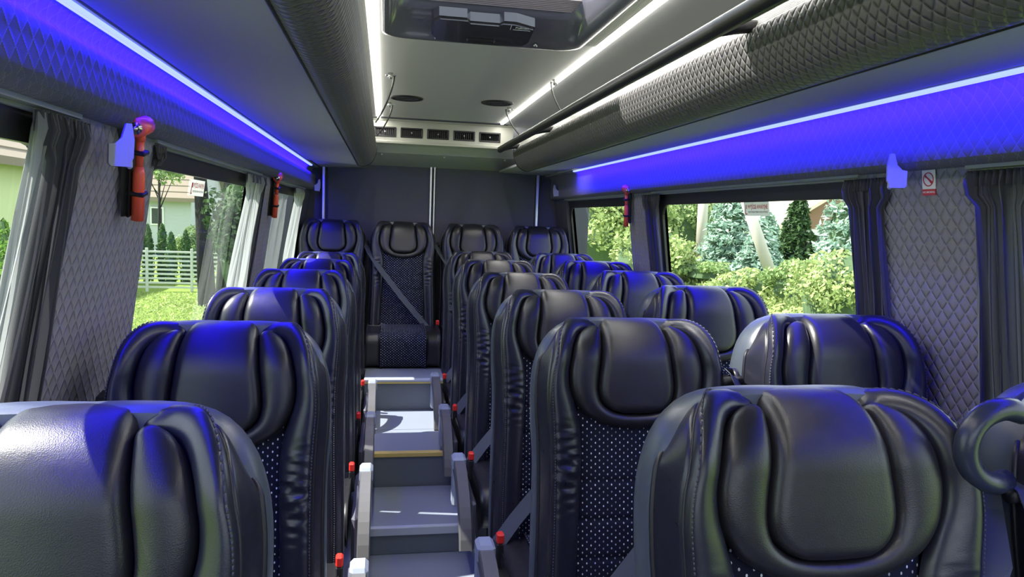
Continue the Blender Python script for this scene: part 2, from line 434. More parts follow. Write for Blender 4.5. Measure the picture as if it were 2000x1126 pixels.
# ================================================================== LUGGAGE RACKS
rack_end = {1: 4.45, -1: 4.72}
for side, nm in ((1, 'right'), (-1, 'left')):
    ye = rack_end[side]; lu, lz = LEDP[side]
    lab = {1: 'quilted luggage rack above the right windows with black rail', -1: 'luggage rack above the left windows with long dark rounded front edge'}[side]
    e = empty('luggage_rack', (X(side, .6), ye, 1.78)); tag(e, lab, 'luggage rack')
    def sub(mb, name, mtl): o = mb.obj(name, mtl, e); o.location = -e.location; return o
    mb = MB()   # underside panel
    sweep(mb, [(X(side, lu-0.016), lz+0.012), (X(side, lu-0.022), lz+0.003), (X(side, .70), 1.787), (X(side, .536), 1.776)], -1.3, ye, smooth=False)
    sweep(mb, [(X(side, .536), 1.80), (X(side, lu-.01), 1.825)], -1.3, ye, smooth=False)
    mb.prism([(X(side, lu-0.02), lz+0.003), (X(side, .536), 1.776), (X(side, .50), 1.80), (X(side, lu-.01), 1.825)], 1, ye-0.004, ye)
    sub(mb, 'bottom_panel', M_flat)
    # bolster
    pr = spline([(X(side, a), b) for a, b in ((.536, 1.778), (.515, 1.7705), (.485, 1.775), (.453, 1.795), (.432, 1.828), (.422, 1.865), (.421, 1.897), (.428, 1.905), (.44, 1.905))], 36)
    mb = MB(); sweep(mb, pr, -1.3, ye)
    vs = [(x, ye, z) for x, z in pr]+[(X(side, .536), ye, 1.82)]; mb.add(vs, [tuple(range(len(vs)))])
    sub(mb, 'bolster', M_bolster)
    mb = MB(); mb.tube([(x, ye+.001, z) for x, z in pr], 0.004, 6); mb.tube([(X(side, .537), -1.3, 1.776), (X(side, .537), ye, 1.776)], 0.003, 6); sub(mb, 'piping', M_piping)
    # ribbed white lip
    mb = MB(); a = np.array((.430, 1.905)); b = np.array((.455, 1.972)); n = 16; pf = []
    for i in range(n):
        for k, dd in ((0, 0), (.15, .0016), (.8, .0016), (.95, 0)):
            q = a+(b-a)*((i+k)/n); pf.append((X(side, q[0]-dd), q[1]))
    pf += [(X(side, .462), 1.975), (X(side, .462), 1.90)]
    sweep(mb, pf, -1.3, ye-.03, smooth=False); sub(mb, 'ribbed_lip', M_rack)
    if side == 1:
        rx, rz = 0.702, 1.898
        mb = MB(); mb.tube([(rx, y, rz) for y in (-1.0, 1, 3, 4.50)]+[(rx, 4.512, rz)], [.0195]*4+[.012], 14); sub(mb, 'rail', M_black)
        for yy in (4.33, 3.45, 1.50, 0.2):
            mb = MB(); mb.tube([(rx, yy, rz-.003), (.745, yy+.01, 1.905), (.800, yy+.01, 1.911)], [.017, .016, .013], 12); sub(mb, 'rail_bracket', M_black)

# ================================================================== LED STRIPS
for side, nm, y0, y1, lab in ((1, 'right', -0.9, 4.72, 'blue glowing light strip running above the right windows'), (-1, 'left', -0.9, 5.18, 'blue glowing light strip running above the left windows')):
    lu, lz = LEDP[side]
    mb = MB(); mb.rbox((X(side, lu)-.010, y0, lz-.005), (X(side, lu)+.008, y1, lz+.004), .003)
    o = mb.obj('light_strip', M_ledblue); tag(o, lab, 'light')
    h = MB(); h.prism([(X(side, lu-.012), lz+.004), (X(side, lu+.014), lz+.003), (X(side, lu+.014), lz+.014), (X(side, lu-.012), lz+.014)], 1, y0, 5.56)
    h.obj('strip_channel', M_grey if 1 else M_dark, o)
    L = bpy.data.lights.new('blue_strip_light', 'AREA'); L.shape = 'RECTANGLE'; L.size = y1-y0; L.size_y = 0.010
    L.energy = BLUE_POWER; L.color = (0.012, 0.0, 1.0)
    lo = bpy.data.objects.new('blue_strip_light', L); C.objects.link(lo); lo.location = (X(side, lu-.001), (y0+y1)/2, lz-.0055)
    d = Vector((side*0.75, 0, -1.0)).normalized()
    q = Matrix((Vector((0, 1, 0)), d.cross(Vector((0, 1, 0)))*-1, -d)).transposed()
    lo.rotation_euler = q.to_euler()
for side, y0, y1, lab in ((1, -0.9, 4.90, 'white glowing ceiling light strip on the side of the black rail'), (-1, -0.9, 4.96, 'white glowing ceiling light strip beside the left rack')):
    x = X(side, .411)
    mb = MB(); mb.rbox((x-.011, y0, 2.103), (x+.011, y1, 2.117), .004); tag(mb.obj('light_strip', M_ledwhite), lab, 'light')
    L = bpy.data.lights.new('white_strip_light', 'AREA'); L.shape = 'RECTANGLE'; L.size = 0.02; L.size_y = y1-y0
    L.energy = WHITE_POWER; L.color = (1, .96, .90)
    lo = bpy.data.objects.new('white_strip_light', L); C.objects.link(lo); lo.location = (x, (y0+y1)/2, 2.101)

# ================================================================== ROOF HATCH
e = empty('roof_hatch', ((HX0+HX1)/2, HY1, CZ)); tag(e, 'dark glossy roof hatch with a black handle box, open to the bright sky', 'roof hatch')
def sub(mb, name, mtl, par=None): o = mb.obj(name, mtl, par or e); o.location = (0, 0, 0) if par else -e.location; return o
def rrect(x0, x1, y0, y1, r, z, n=6):
    out = []
    for cx, cy, a0 in ((x1-r, y1-r, 0), (x0+r, y1-r, 90), (x0+r, y0+r, 180), (x1-r, y0+r, 270)):
        for k in range(n+1):
            a = math.radians(a0+k*90/n); out.append((cx+r*math.cos(a), cy+r*math.sin(a), z))
    return out
mb = MB()
rings = [rrect(HX0-.012, HX1+.012, HY0-.012, HY1+.012, .08, CZ-.001), rrect(HX0-.010, HX1+.010, HY0-.010, HY1+.010, .08, CZ-.009), rrect(HX0+.004, HX1-.004, HY0+.004, HY1-.004, .075, CZ-.010), rrect(HX0+.018, HX1-.018, HY0+.02, HY1-.03, .075, CZ+.004),
         rrect(HX0+.030, HX1-.03, HY0+.05, HY1-.20, .07, CZ+.045), rrect(HX0+.032, HX1-.032, HY0+.06, HY1-.215, .07, CZ+.10), rrect(HX0+.032, HX1-.032, HY0+.06, HY1-.215, .07, CZ+.13)]
mb.grid(rings, closeT=True); sub(mb, 'tray', mat('tray_plastic', (0.13, 0.13, 0.16), 0.22, coat=0.4))
mb = MB()     # pleated blind bunched at the rear edge
P = []
for i in range(15):
    y = 2.485-i*0.0024; z = CZ+.070+(0.006 if i % 2 else 0)+i*.0022; P.append([(HX0+.035, y, z), (HX1-.035, y, z)])
mb.grid(P, smooth=False); sub(mb, 'blind', mat('mauve_blind', (0.30, 0.26, 0.27), 0.8))
mb = MB(); mb.add([(HX0, HY0, CZ+.14), (HX1, HY0, CZ+.14), (HX1, HY1, CZ+.14), (HX0, HY1, CZ+.14)], [(0,1,2,3)]); sub(mb, 'pane', M_roofglass)
mb = MB(); mb.grid([rrect(HX0, HX1, HY0, HY1-.1, .07, CZ+.13), rrect(HX0-.04, HX1+.04, HY0-.04, HY1+.04, .07, CZ+.13), rrect(HX0-.04, HX1+.04, HY0-.04, HY1+.04, .07, CZ+.02)], closeT=True, smooth=False); sub(mb, 'outer_frame', M_black)
# handle box, tilted with the tray
Mh = Matrix.Translation((0.318, 2.545, CZ+.020)) @ Matrix.Rotation(math.radians(-13), 4, 'X')
mb = MB()
poly = [(-.172, -.075), (-.172, .035), (-.155, .06), (-.05, .072), (.05, .072), (.155, .06), (.172, .035), (.172, -.075), (.105, -.10), (.062, -.10), (.05, -.082), (-.05, -.082), (-.062, -.10), (-.155, -.10)]
mb.prism([(x, y) for x, y in poly], 2, -.032, .0, M=Mh)
poly2 = [(x*.97, y*.9) for x, y in poly]; mb.prism(poly2, 2, -.040, -.030, M=Mh)
hb = sub(mb, 'handle_box', M_gloss)
mb = MB(); mb.rbox((-.05, .02, -.047), (.05, .04, -.037), .004, M=Mh); sub(mb, 'grip', M_black)
for x in (.17, .535):
    mb = MB(); mb.tube([(x, 2.672, CZ-.001), (x, 2.668, CZ-.010)], [.010, .006], 10); sub(mb, 'bolt', M_steel)
def text(name, s, size, M, mtl, parent, depth=0.0, align='CENTER', sx=1.0):
    cu = bpy.data.curves.new(name, 'FONT'); cu.body = s; cu.size = size; cu.align_x = align; cu.align_y = 'CENTER'; cu.extrude = depth; cu.offset = size*.025
    cu.materials.append(mtl); o = bpy.data.objects.new(name, cu); C.objects.link(o)
    if parent: o.parent = parent
    bpy.context.view_layer.update()
    me = bpy.data.meshes.new_from_object(o.evaluated_get(bpy.context.evaluated_depsgraph_get())); bpy.data.objects.remove(o)
    w_ = max(v.co.x for v in me.vertices)-min(v.co.x for v in me.vertices)
    if sx < 0: me.transform(Matrix.Diagonal((-sx/w_, 1, 1, 1)))
    me.transform(M); return link(name, me)
M_ink = mat('white_ink', (0.85, 0.87, 0.9), 0.5)
def frame(o, xd, yd):   # matrix from origin, text x direction, text up direction
    xd = Vector(xd).normalized(); yd = (Vector(yd)-xd*Vector(yd).dot(xd)).normalized(); zd = xd.cross(yd)
    mm = Matrix((xd, yd, zd)).transposed().to_4x4(); mm.translation = Vector(o); return mm
Mt = Mh @ Matrix.Translation((.128, -.075, -.0405)) @ Matrix.Rotation(math.pi, 4, 'X')
o = text('lettering', 'Pullman', .015, Mt, M_ink, None); o.parent = e; o.location = -e.location
mb = MB(); mb.box((.098, -.063, -.0412), (.158, -.0605, -.0405), M=Mh); mb.box((.088, -.09, -.0412), (.0895, -.06, -.0405), M=Mh); sub(mb, 'logo_line', M_ink)

# ribbed strips in the ceiling beside the hatch and beside the left light
for x0, x1, y0, y1, mtl, lab in ((.700, .752, 1.2, 2.62, M_rack, 'white ribbed panel between the roof hatch and the right ceiling light'),
                            (-.105, -.070, 0.6, 4.90, M_ceil, 'narrow ribbed grey strip outside the left ceiling light')):
    mb = MB(); n = 9; pf = []
    for i in range(n):
        for k, d in ((0, 0), (.1, -.003), (.6, -.003), (.7, 0)): pf.append((x0+(x1-x0)*(i+k)/n, CZ-.002+d))
    sweep(mb, pf, y0, y1, smooth=False); o = mb.obj('ribbed_panel', mtl); tag(o, lab, 'panel')

# speakers in the ceiling
for x, y, lab in ((.107, 4.10, 'round black ceiling speaker nearer the left light strip'), (.608, 4.06, 'round black ceiling speaker nearer the right light strip')):
    s_ = empty('speaker', (x, y, CZ)); tag(s_, lab, 'speaker')
    mb = MB(); P = [[(r*math.cos(t), r*math.sin(t), z) for t in np.linspace(0, 2*math.pi, 33)[:-1]] for r, z in ((.092, 0), (.090, -.006), (.080, -.008), (.074, -.003), (.02, -.001))]
    mb.grid(P, closeT=True); mb.add(P[-1], [tuple(range(32))]); mb.obj('rim', M_black, s_)
    mb = MB()
    for r in (.064, .052, .040, .028, .016): mb.tube([(r*math.cos(t), r*math.sin(t), -.004) for t in np.linspace(0, 2*math.pi, 25)], .0022, 5, cap=False)
    mb.obj('grille', M_dark, s_)

# air vent panel
e = empty('vent_panel', (XC, 4.96, 2.03)); tag(e, 'cream air vent panel with five black vents at the rear of the ceiling', 'vent panel')
mb = MB(); vx = [-.082+i*.1775 for i in range(5)]; VW = .142
xs = [-.11]+[v for x in vx for v in (x, x+VW)]+[.86]
za, zb, zc, zd = 1.965, 1.990, 2.050, 2.10
for i in range(len(xs)-1):
    if i % 2 == 0: mb.box((xs[i], 4.955, za), (xs[i+1], 4.985, zd))
    else: mb.box((xs[i], 4.955, za), (xs[i+1], 4.985, zb)); mb.box((xs[i], 4.955, zc), (xs[i+1], 4.985, zd))
mb.prism([(4.985, 1.95), (4.955, 1.965), (4.945, 1.957), (4.947, 1.946), (4.99, 1.936), (5.02, 1.95)], 0, -.11, .86)
mb.prism([(4.955, 2.10), (4.945, 2.095), (4.94, 2.103), (4.955, 2.114)], 0, -.11, .86)
sub(mb, 'face_plate', M_white)
for k, x in enumerate(vx):
    mb = MB()
    mb.box((x, 4.975, zb), (x+VW, 4.984, zc)); fw = .008
    mb.rbox((x-.003, 4.948, zb-.003), (x+VW+.003, 4.962, zb+fw), .003); mb.rbox((x-.003, 4.948, zc-fw), (x+VW+.003, 4.962, zc+.003), .003)
    mb.rbox((x-.003, 4.948, zb), (x+fw, 4.962, zc), .003); mb.rbox((x+VW-fw, 4.948, zb), (x+VW+.003, 4.962, zc), .003)
    v = sub(mb, 'vent', M_black)
    for j in range(9):
        q = MB(); xx = x+.018+j*.0133; q.box((-.001, -.008, -.021), (.001, .008, .021), M=Matrix.Translation((xx, 4.966, (zb+zc)/2)) @ Matrix.Rotation(math.radians(25*(k-2)/2+12), 4, 'Z'))
        q.obj('slat', M_black, v)
    q = MB(); q.tube([(x+VW/2, 4.957, (zb+zc)/2), (x+VW/2, 4.95, (zb+zc)/2)], .006, 8); q.obj('knob', M_grey, v)

# cables from the ceiling to the racks
for (p0, p1, lab) in (((.012, 3.42, CZ), (-.055, 3.75, 1.93), 'thin black loop cable above the left rack, nearer of the pair'),
                      ((.012, 4.30, CZ), (-.055, 4.45, 1.94), 'thin black loop cable above the left rack, the one by the vents'),
                      ((.760, 3.30, CZ), (.815, 3.25, 1.93), 'thin black loop cable above the right rack, nearer of the pair'),
                      ((.700, 4.20, CZ), (.795, 4.18, 1.93), 'thin black loop cable above the right rack, the one by the vents')):
    s_ = empty('ceiling_cable', p0); tag(s_, lab, 'cable')
    a = Vector((0, 0, -.012)); b = Vector(p1)-Vector(p0); sg = 1 if p0[0] > .3 else -1
    ctrl = [a+Vector((-sg*.018, 0, 0)), a+Vector((-sg*.020, 0, -.03)), (a+b)/2+Vector((-sg*.022, 0, -.03)), b]
    P = spline([tuple(c) for c in ctrl], 14) if 0 else [((1-t)**3)*ctrl[0]+3*(1-t)**2*t*ctrl[1]+3*(1-t)*t*t*ctrl[2]+t**3*ctrl[3] for t in np.linspace(0, 1, 14)]
    mb = MB(); mb.tube(P, .0042, 8); mb.obj('cable', M_cable, s_)
    mb = MB(); mb.rbox((-.022, -.006, -.014), (.026, .006, -.008), .002); mb.tube([(0, 0, 0), (0, 0, -.026)], [.012, .009], 10); mb.obj('mount', M_steel, s_)

# ================================================================== SEATS
REC = math.radians(9); RR = 0.06; ZT = 1.184; VS = 0.84
cr, sr = math.cos(REC), math.sin(REC)
def plane(u, v, h):        # seat back plane -> seat space
    return (u, -h*cr+v*sr, ZT+v*cr+h*sr)
def SP(u, v, h):
    v = v*VS if v < 0 else v
    if v > -RR:
        a = min((v+RR)/RR, 2.6); R_ = max(RR+h, .004); return plane(u, -RR+R_*math.sin(a), -RR+R_*math.cos(a))
    return plane(u, v, h)
cP = [(.066,.10),(.071,.05),(.076,.012),(.084,-.05),(.092,-.12),(.093,-.158),(.085,-.190),(.063,-.213),(.032,-.223),(0,-.225)]
cPb = [(.076,.010),(.079,-.010),(.084,-.05),(.092,-.12),(.093,-.158),(.085,-.190),(.063,-.213),(.032,-.223),(0,-.225)]
cC1 = [(.077,.012),(.102,.009),(.130,-.008),(.151,-.043),(.162,-.09),(.161,-.14),(.149,-.186),(.120,-.228),(.064,-.260),(0,-.271)]
cCi = [(.067,.10),(.070,.06),(.077,.014),(.102,.009),(.130,-.008),(.151,-.043),(.162,-.09),(.161,-.14),(.149,-.190),(.136,-.25),(.131,-.33),(.136,-.5),(.146,-.75),(.150,-.98)]
cS1 = [(.072,.10),(.079,.066),(.102,.048),(.143,.030),(.181,-.012),(.204,-.075),(.212,-.15),(.208,-.25),(.205,-.36),(.207,-.55),(.212,-.75),(.215,-.98)]
cO = [(.076,.105),(.092,.092),(.135,.078),(.180,.045),(.211,-.03),(.225,-.12),(.226,-.22),(.221,-.32),(.220,-.5),(.226,-.75),(.230,-.98)]
def wave(v, u):
    w = max(0.0, 1-abs(v*1.0+.37)/.16)
    return w*(.0030*math.sin(v*150+u*60+2*math.sin(v*40))+.0024*math.sin(v*260-u*70+1.3+3*math.sin(v*23))+.0012*math.sin(v*520+u*30))
def prof(t, k=0.42): return max(0.0, 1-abs(2*t-1)**2.2)**k
def lat(u): return .016*(abs(u)/.2)**2
def build_panel():
    mb = MB(); P = spline(cP, 40); n = 29; G = []; 
    ub = P[:, 0].clip(0)
    for s, (u, v) in enumerate(zip(ub, P[:, 1])):
        row = []
        for t in np.linspace(-1, 1, n):
            t2 = math.copysign(abs(t)**.8, t)
            dside = (1-abs(t2))*u; dbot = (v-P[-1, 1])+.0001; d = min(dside, dbot)
            x = min(d/.022, 1.0); hh = .022+.024*math.sqrt(max(0, 1-(1-x)**2))+.004*(1-t2*t2)
            row.append(SP(t2*u, v, hh))
        G.append(row)
    mb.grid(G); return mb.mesh('headrest_panel', M_leather)
def build_band(a, b, n, nt, hin, hout, bulge, mirror, mtl, name, wr=False, k=.42, both=False, pin=True):
    A = spline(a, n); B = spline(b, n); mb = MB()
    for sg in ((1, -1) if both else (mirror,)):
        G = []
        for i in range(n):
            row = []
            wd = math.hypot(*(B[i]-A[i])); bl = bulge*min(1, wd/.03)
            for t in np.linspace(0, 1, nt):
                u, v = A[i]*(1-t)+B[i]*t
                h = hin*(1-t)+hout*t+bl*prof(t, k)+lat(u)
                if wr: h += wave(v, u)*prof(t, .5)
                if pin and v > -.01 and u < .12: h += .0012*math.sin(t*19)*prof(t, 1)*min(1, (v+.01)/.03)*max(0, (.12-u)/.05)
                row.append(SP(sg*u, v, h))
            G.append(row)
        mb.grid(G)
    return mb.mesh(name, mtl)
me_panel = build_panel()
me_ear = build_band(cPb, cC1, 70, 15, .022, .017, .022, 1, M_leather, 'headrest_wing', both=True)
me_side = {s: build_band(cCi, cS1, 150, 15, .012, .024, .024, s, M_leather2, 'side_bolster', wr=True) for s in (1, -1)}
me_rim = build_band(cS1, cO, 100, 9, .018, -.058, .018, 1, M_leather2, 'rim', both=True, k=.6, pin=False)
def build_piping():
    mb = MB()
    for sg in (1, -1):
        for c, h, r in ((cO, -.056, .0045), (cS1, .021, .0022)):
            P = spline(c, 70); mb.tube([SP(sg*u, v, h+lat(u)) for u, v in P if v < .095], r, 6, cap=False)
    return mb.mesh('piping', M_piping)
me_piping = build_piping()
def build_stitch():
    mb = MB()
    for sg in (1, -1):
        P = spline(cS1, 900); last = None; acc = 0
        for i in range(20, 899):
            acc += math.hypot(*(P[i]-P[i-1]))
            if acc > .0075:
                acc = 0; u, v = P[i]; u2, v2 = P[min(i+4, 899)]
                d = np.array([v2-v, -(u2-u)]); d /= np.hypot(*d)
                if v > .06: continue
                uu, vv = u-d[0]*-.004*1, v-d[1]*-.004
                a = SP(sg*(u-.0045), v, .0395+lat(u)); b = SP(sg*(u2-.0045), v2, .0395+lat(u))
                mb.tube([a, b], .0013, 4)
    return mb.mesh('stitching', M_stitch)
me_stitch = build_stitch()
def build_insert():
    mb = MB(); G = []; UV = []; A = spline([(.13,-.19),(.135,-.25),(.131,-.33),(.136,-.5),(.146,-.75),(.150,-.98)], 100)
    seams = [-.42, -.53, -.64, -.75, -.86]
    for u0, v in A:
        row = []; ru = []
        for t in np.linspace(-1, 1, 21):
            h = .012+.010*(1-t**6)
            dm = min(abs(v-s) for s in seams); h -= .007*math.exp(-(dm/.006)**2)
            row.append(SP(t*(u0+.006), v, h)); ru.append((t*(u0+.006), v*VS))
        G.append(row); UV.append(ru)
    mb.grid(G, uv=UV); return mb.mesh('fabric_insert', M_dots)
me_insert = build_insert()
def build_shell():
    R_ = [(0,.049),(.06,.050),(.12,.046),(.165,.028),(.20,-.01),(.220,-.06),(.229,-.12),(.229,-.22),(.224,-.32),(.227,-.5),(.232,-.80),(.225,-.83)]
    Rr = spline(R_, 50); O = np.vstack([Rr, Rr[::-1]*[-1, 1]])
    G = []
    for k, (h, sc, dz) in enumerate(((-.035, .955, -.012), (-.045, .985, -.004), (-.058, 1.0, 0), (-.085, 1.005, 0), (-.112, .99, -.003), (-.130, .955, -.012), (-.137, .88, -.03), (-.139, .5, -.15))):
        G.append([plane(u*sc, (v+.4)*(1+(sc-1)*.45)-.4+dz*0, h) for u, v in O])
    mb = MB(); mb.grid(G, closeT=True); n = len(O)
    mb.add(G[-1], [tuple(range(n))]); mb.add(G[0], [tuple(range(n))[::-1]]); return mb.mesh('back_shell', M_shell)
me_shell = build_shell()
# cushion
def cush_prof(ztop, thick, yb=-.15, yf=-.60):
    return [(yb, ztop-.05), (yb-.01, ztop-.012), (yb-.06, ztop), (yf+.12, ztop+.008), (yf+.05, ztop-.002), (yf+.012, ztop-.03), (yf, ztop-.07), (yf+.006, ztop-thick+.03), (yf+.03, ztop-thick)]
def build_cushion(ztop, thick):
    pr = spline(cush_prof(ztop, thick), 40)
    out = []
    for name, us, mtl, off in (('cushion_side', [(-.231, -.14), (.14, .231)], M_leather, .008), ('cushion_insert', [(-.142, .142)], M_dots, 0.0)):
        for a, b in us:
            mb = MB(); G = []; UV = []; L = 0
            for i, (y, z) in enumerate(pr):
                if i: L += math.hypot(*(pr[i]-pr[i-1]))
                d = pr[min(i+1, 39)]-pr[max(i-1, 0)]; d /= np.hypot(*d); nx, nz = (d[1], -d[0])
                nx, nz = -nx, -nz   # outward
                if nz < -.9: nx, nz = nx, nz
                row = []; ru = []
                for t in np.linspace(0, 1, 13):
                    x = a+(b-a)*t; edge = min(t, 1-t)*(b-a); hh = off+.012*math.sqrt(max(0, 1-(1-min(edge/.018, 1))**2))-.012
                    row.append((x, y+nx*hh, z+nz*hh)); ru.append((x, L))
                G.append(row); UV.append(ru)
            mb.grid(G, uv=UV)
            if name == 'cushion_side':
                for x in (a, b):
                    vs = [(x, y, z) for y, z in pr]; mb.add(vs, [tuple(range(len(vs)))])
            out.append((name, mb.mesh(name, mtl)))
    return out
CUSH = build_cushion(.425, .15); CUSH_R = build_cushion(.515, .225)
mb = MB(); mb.rbox((-.20, -.56, .10), (.20, -.10, .285), .01); mb.rbox((-.15, -.50, 0.0), (-.10, -.14, .10), .006); mb.rbox((.10, -.50, 0.0), (.15, -.14, .10), .006)
me_base = mb.mesh('seat_base', M_black)
def build_arm(s):
    mb = MB()   # body, curving forward and down
    up = [(-.40,.505),(-.46,.500),(-.55,.468),(-.64,.405),(-.70,.33),(-.725,.27)]
    lo = [(-.695,.255),(-.655,.315),(-.59,.37),(-.52,.41),(-.44,.435),(-.38,.44)]
    U = spline(up, 12); Lw = spline(lo[::-1], 12); G = []
    for i in range(12):
        a, b = U[i], Lw[i]; c = (a+b)/2; row = []
        for du, f in ((-.019, .86), (-.0225, .6), (-.0225, -.6), (-.019, -.86), (.019, -.86), (.0225, -.6), (.0225, .6), (.019, .86)):
            q = c+(a-c)*f*1.1; row.append((s*.292+du, q[0], q[1]))
        G.append(row)
    mb.grid(G, closeT=True, smooth=False); mb.add(G[0], [tuple(range(8))]); mb.add(G[-1], [tuple(range(8))])
    body = mb.mesh('armrest', M_arm)
    mb = MB(); mb.rbox((s*.292-.026, -.425, .455), (s*.292+.026, -.345, .512), .010); mb.rbox((s*.292-.022, -.40, .30), (s*.292+.022, -.33, .47), .008)
    cap = mb.mesh('hinge_cap', M_lgrey)
    mb = MB(); mb.rbox((min(s*.245, s*.270), -.60, .20), (max(s*.245, s*.270), -.14, .40), .012); side = mb.mesh('side_cover', M_armcov)
    return body, cap, side
ARM = {s: build_arm(s) for s in (1, -1)}
def build_buckle(s):
    mb = MB(); mb.rbox((s*.232-.011, -.295, .455), (s*.232+.011, -.265, .488), .005); r = mb.mesh('buckle', M_red)
    mb = MB(); mb.rbox((s*.232-.011, -.292, .37), (s*.232+.011, -.262, .455), .004); return r, mb.mesh('buckle_stem', M_black)
BUCK = {s: build_buckle(s) for s in (1, -1)}
def ribbon(mb, pts, w, wd, th=.0016):
    """flat strap along pts, width vector per point"""
    pts = [Vector(p) for p in pts]; G = []
    for i, p in enumerate(pts):
        d = (pts[min(i+1, len(pts)-1)]-pts[max(i-1, 0)]).normalized(); x = Vector(wd[i] if isinstance(wd, list) else wd); x = (x-d*x.dot(d)).normalized(); n = d.cross(x)
        G.append([p+x*w/2+n*th/2, p-x*w/2+n*th/2, p-x*w/2-n*th/2, p+x*w/2-n*th/2])
    mb.grid(G, closeT=True, smooth=False)
def build_belt(s, diag):
    mb = MB()
    o = 0 if diag else -.030
    mb.tube([plane(s*.215, -.12, -.075), plane(s*(.262+o), -.12, -.072)], .011, 10)
    mb.tube([plane(s*(.242+o), -.10, -.075), plane(s*(.244+o), -.10, -.045), plane(s*(.246+o), -.118, -.022)], [.009, .009, .007], 10)
    mb.tube([plane(s*(.238+o), -.122, -.024), plane(s*(.286+o*1.3), -.122, -.024)], .0125, 12)
    guide = mb.mesh('belt_guide', M_black)
    mb = MB()
    if diag:
        ribbon(mb, [plane(s*.262, -.10, -.045), plane(s*.262, -.112, -.008), plane(s*.256, -.135, .000), plane(s*.225, -.20, .048), plane(s*.16, -.30, .072), plane(0, -.51, .074), plane(-s*.17, -.715, .075), plane(-s*.225, -.79, .078)], .047, (0.8, 0, 0.62*s) if 0 else (1, 0, 0.9*s*1.0))
    else:
        ribbon(mb, [plane(s*.232, -.10, -.045), plane(s*.232, -.112, -.008), plane(s*.232, -.16, .014), plane(s*.232, -.45, .020), plane(s*.232, -.78, .020)], .030, (1, 0, 0))
    return guide, mb.mesh('seat_belt', M_belt)
BELT = {(s, d): build_belt(s, d) for s in (1, -1) for d in (True, False)}

def seat(x, y, z, label, group, arm=0, belt=0, diag=True, rear=False, rz=0.0, sc=1.0):
    e = empty('coach_seat', (x, y, z)); e.rotation_euler = (0, 0, rz); e.scale = (sc, 1, 1)
    tag(e, label, 'seat', group)
    for n_, me in (('back_shell', me_shell), ('headrest_panel', me_panel), ('headrest_wing', me_ear), ('rim', me_rim), ('fabric_insert', me_insert), ('piping', me_piping), ('stitching', me_stitch)): link(n_, me, e)
    [tag(c, kind='stuff') for c in e.children if c.name.startswith('stitching')]
    for s in (1, -1): link('side_bolster', me_side[s], e)
    for n_, me in (CUSH_R if rear else CUSH): link(n_, me, e)
    if not rear: link('seat_base', me_base, e)
    if arm:
        b, c, sd_ = ARM[arm]; a_ = link('armrest', b, e); link('hinge_cap', c, a_); link('side_cover', sd_, e)
    bs = arm if arm else -belt
    if bs:
        b = link('buckle', BUCK[bs][0], e); link('buckle_stem', BUCK[bs][1], b)
        if rear: b.location = (0, 0, .07)
    if belt:
        g, bl = BELT[(belt, diag)]; link('belt_guide', g, e); link('seat_belt', bl, e)
    return e
ordn = ['nearest the camera', 'second from the camera', 'third from the camera', 'fourth from the camera', 'fifth from the camera', 'last before the rear bench']
LY = [.878, 1.584, 2.316, 3.100, 3.839, 4.543]
RY = [.944, 1.710, 2.417, 3.197, 3.915, 4.590]
WY = [.90, 1.63, 2.365, 3.055, 3.735, 4.46]
dzR = [0, 0, 0, 0, .014, .028]; dzW = [.02, .028, .03, .03, .032, .035]
for i in range(6):
    seat(-.338-(.024 if i == 0 else 0), LY[i], 0, 'black leather seat in the single row by the left windows, '+ordn[i], 'single seats on the left', arm=1, belt=-1, diag=False, sc=.98)
    seat(.640 if i == 0 else .622, RY[i], dzR[i], 'black leather seat right of the aisle, '+ordn[i], 'aisle seats right of the aisle', arm=-1, belt=1, sc=1.09 if i == 0 else 1.06)
    seat(1.195 if i == 0 else 1.130, WY[i], dzW[i], 'black leather seat by the right windows, '+ordn[i], 'window seats on the right', belt=-1, diag=i > 0, sc=1.03)
for i, (x, l) in enumerate(((-.362, 'black leather rear bench seat in the left corner'), (.132, 'black leather rear bench seat facing down the aisle, belt drawn diagonally across it'), (.632, 'black leather rear bench seat, third from the left'), (1.118, 'black leather rear bench seat in the right corner'))):
    seat(x, 5.20, .197, l, 'seats of the rear bench', belt=(-1 if i else 0), rear=True, sc=1.03)

# grab handle on the nearest window seat
mb = MB()
arc = [Vector((1.00, .93, 1.205)), Vector((.955, .90, 1.225))]+[Vector((.893+.058*math.cos(t), .88, 1.165+.056*math.sin(t))) for t in np.linspace(math.radians(62), math.radians(265), 18)]+[Vector((.925, .90, 1.105))]
mb.tube(arc, .017, 12); tag(mb.obj('grab_handle', leather('handle_leather', (.025, .03, .05), .3, .4)), 'thick dark loop handle on the seat at the lower right edge', 'handle')

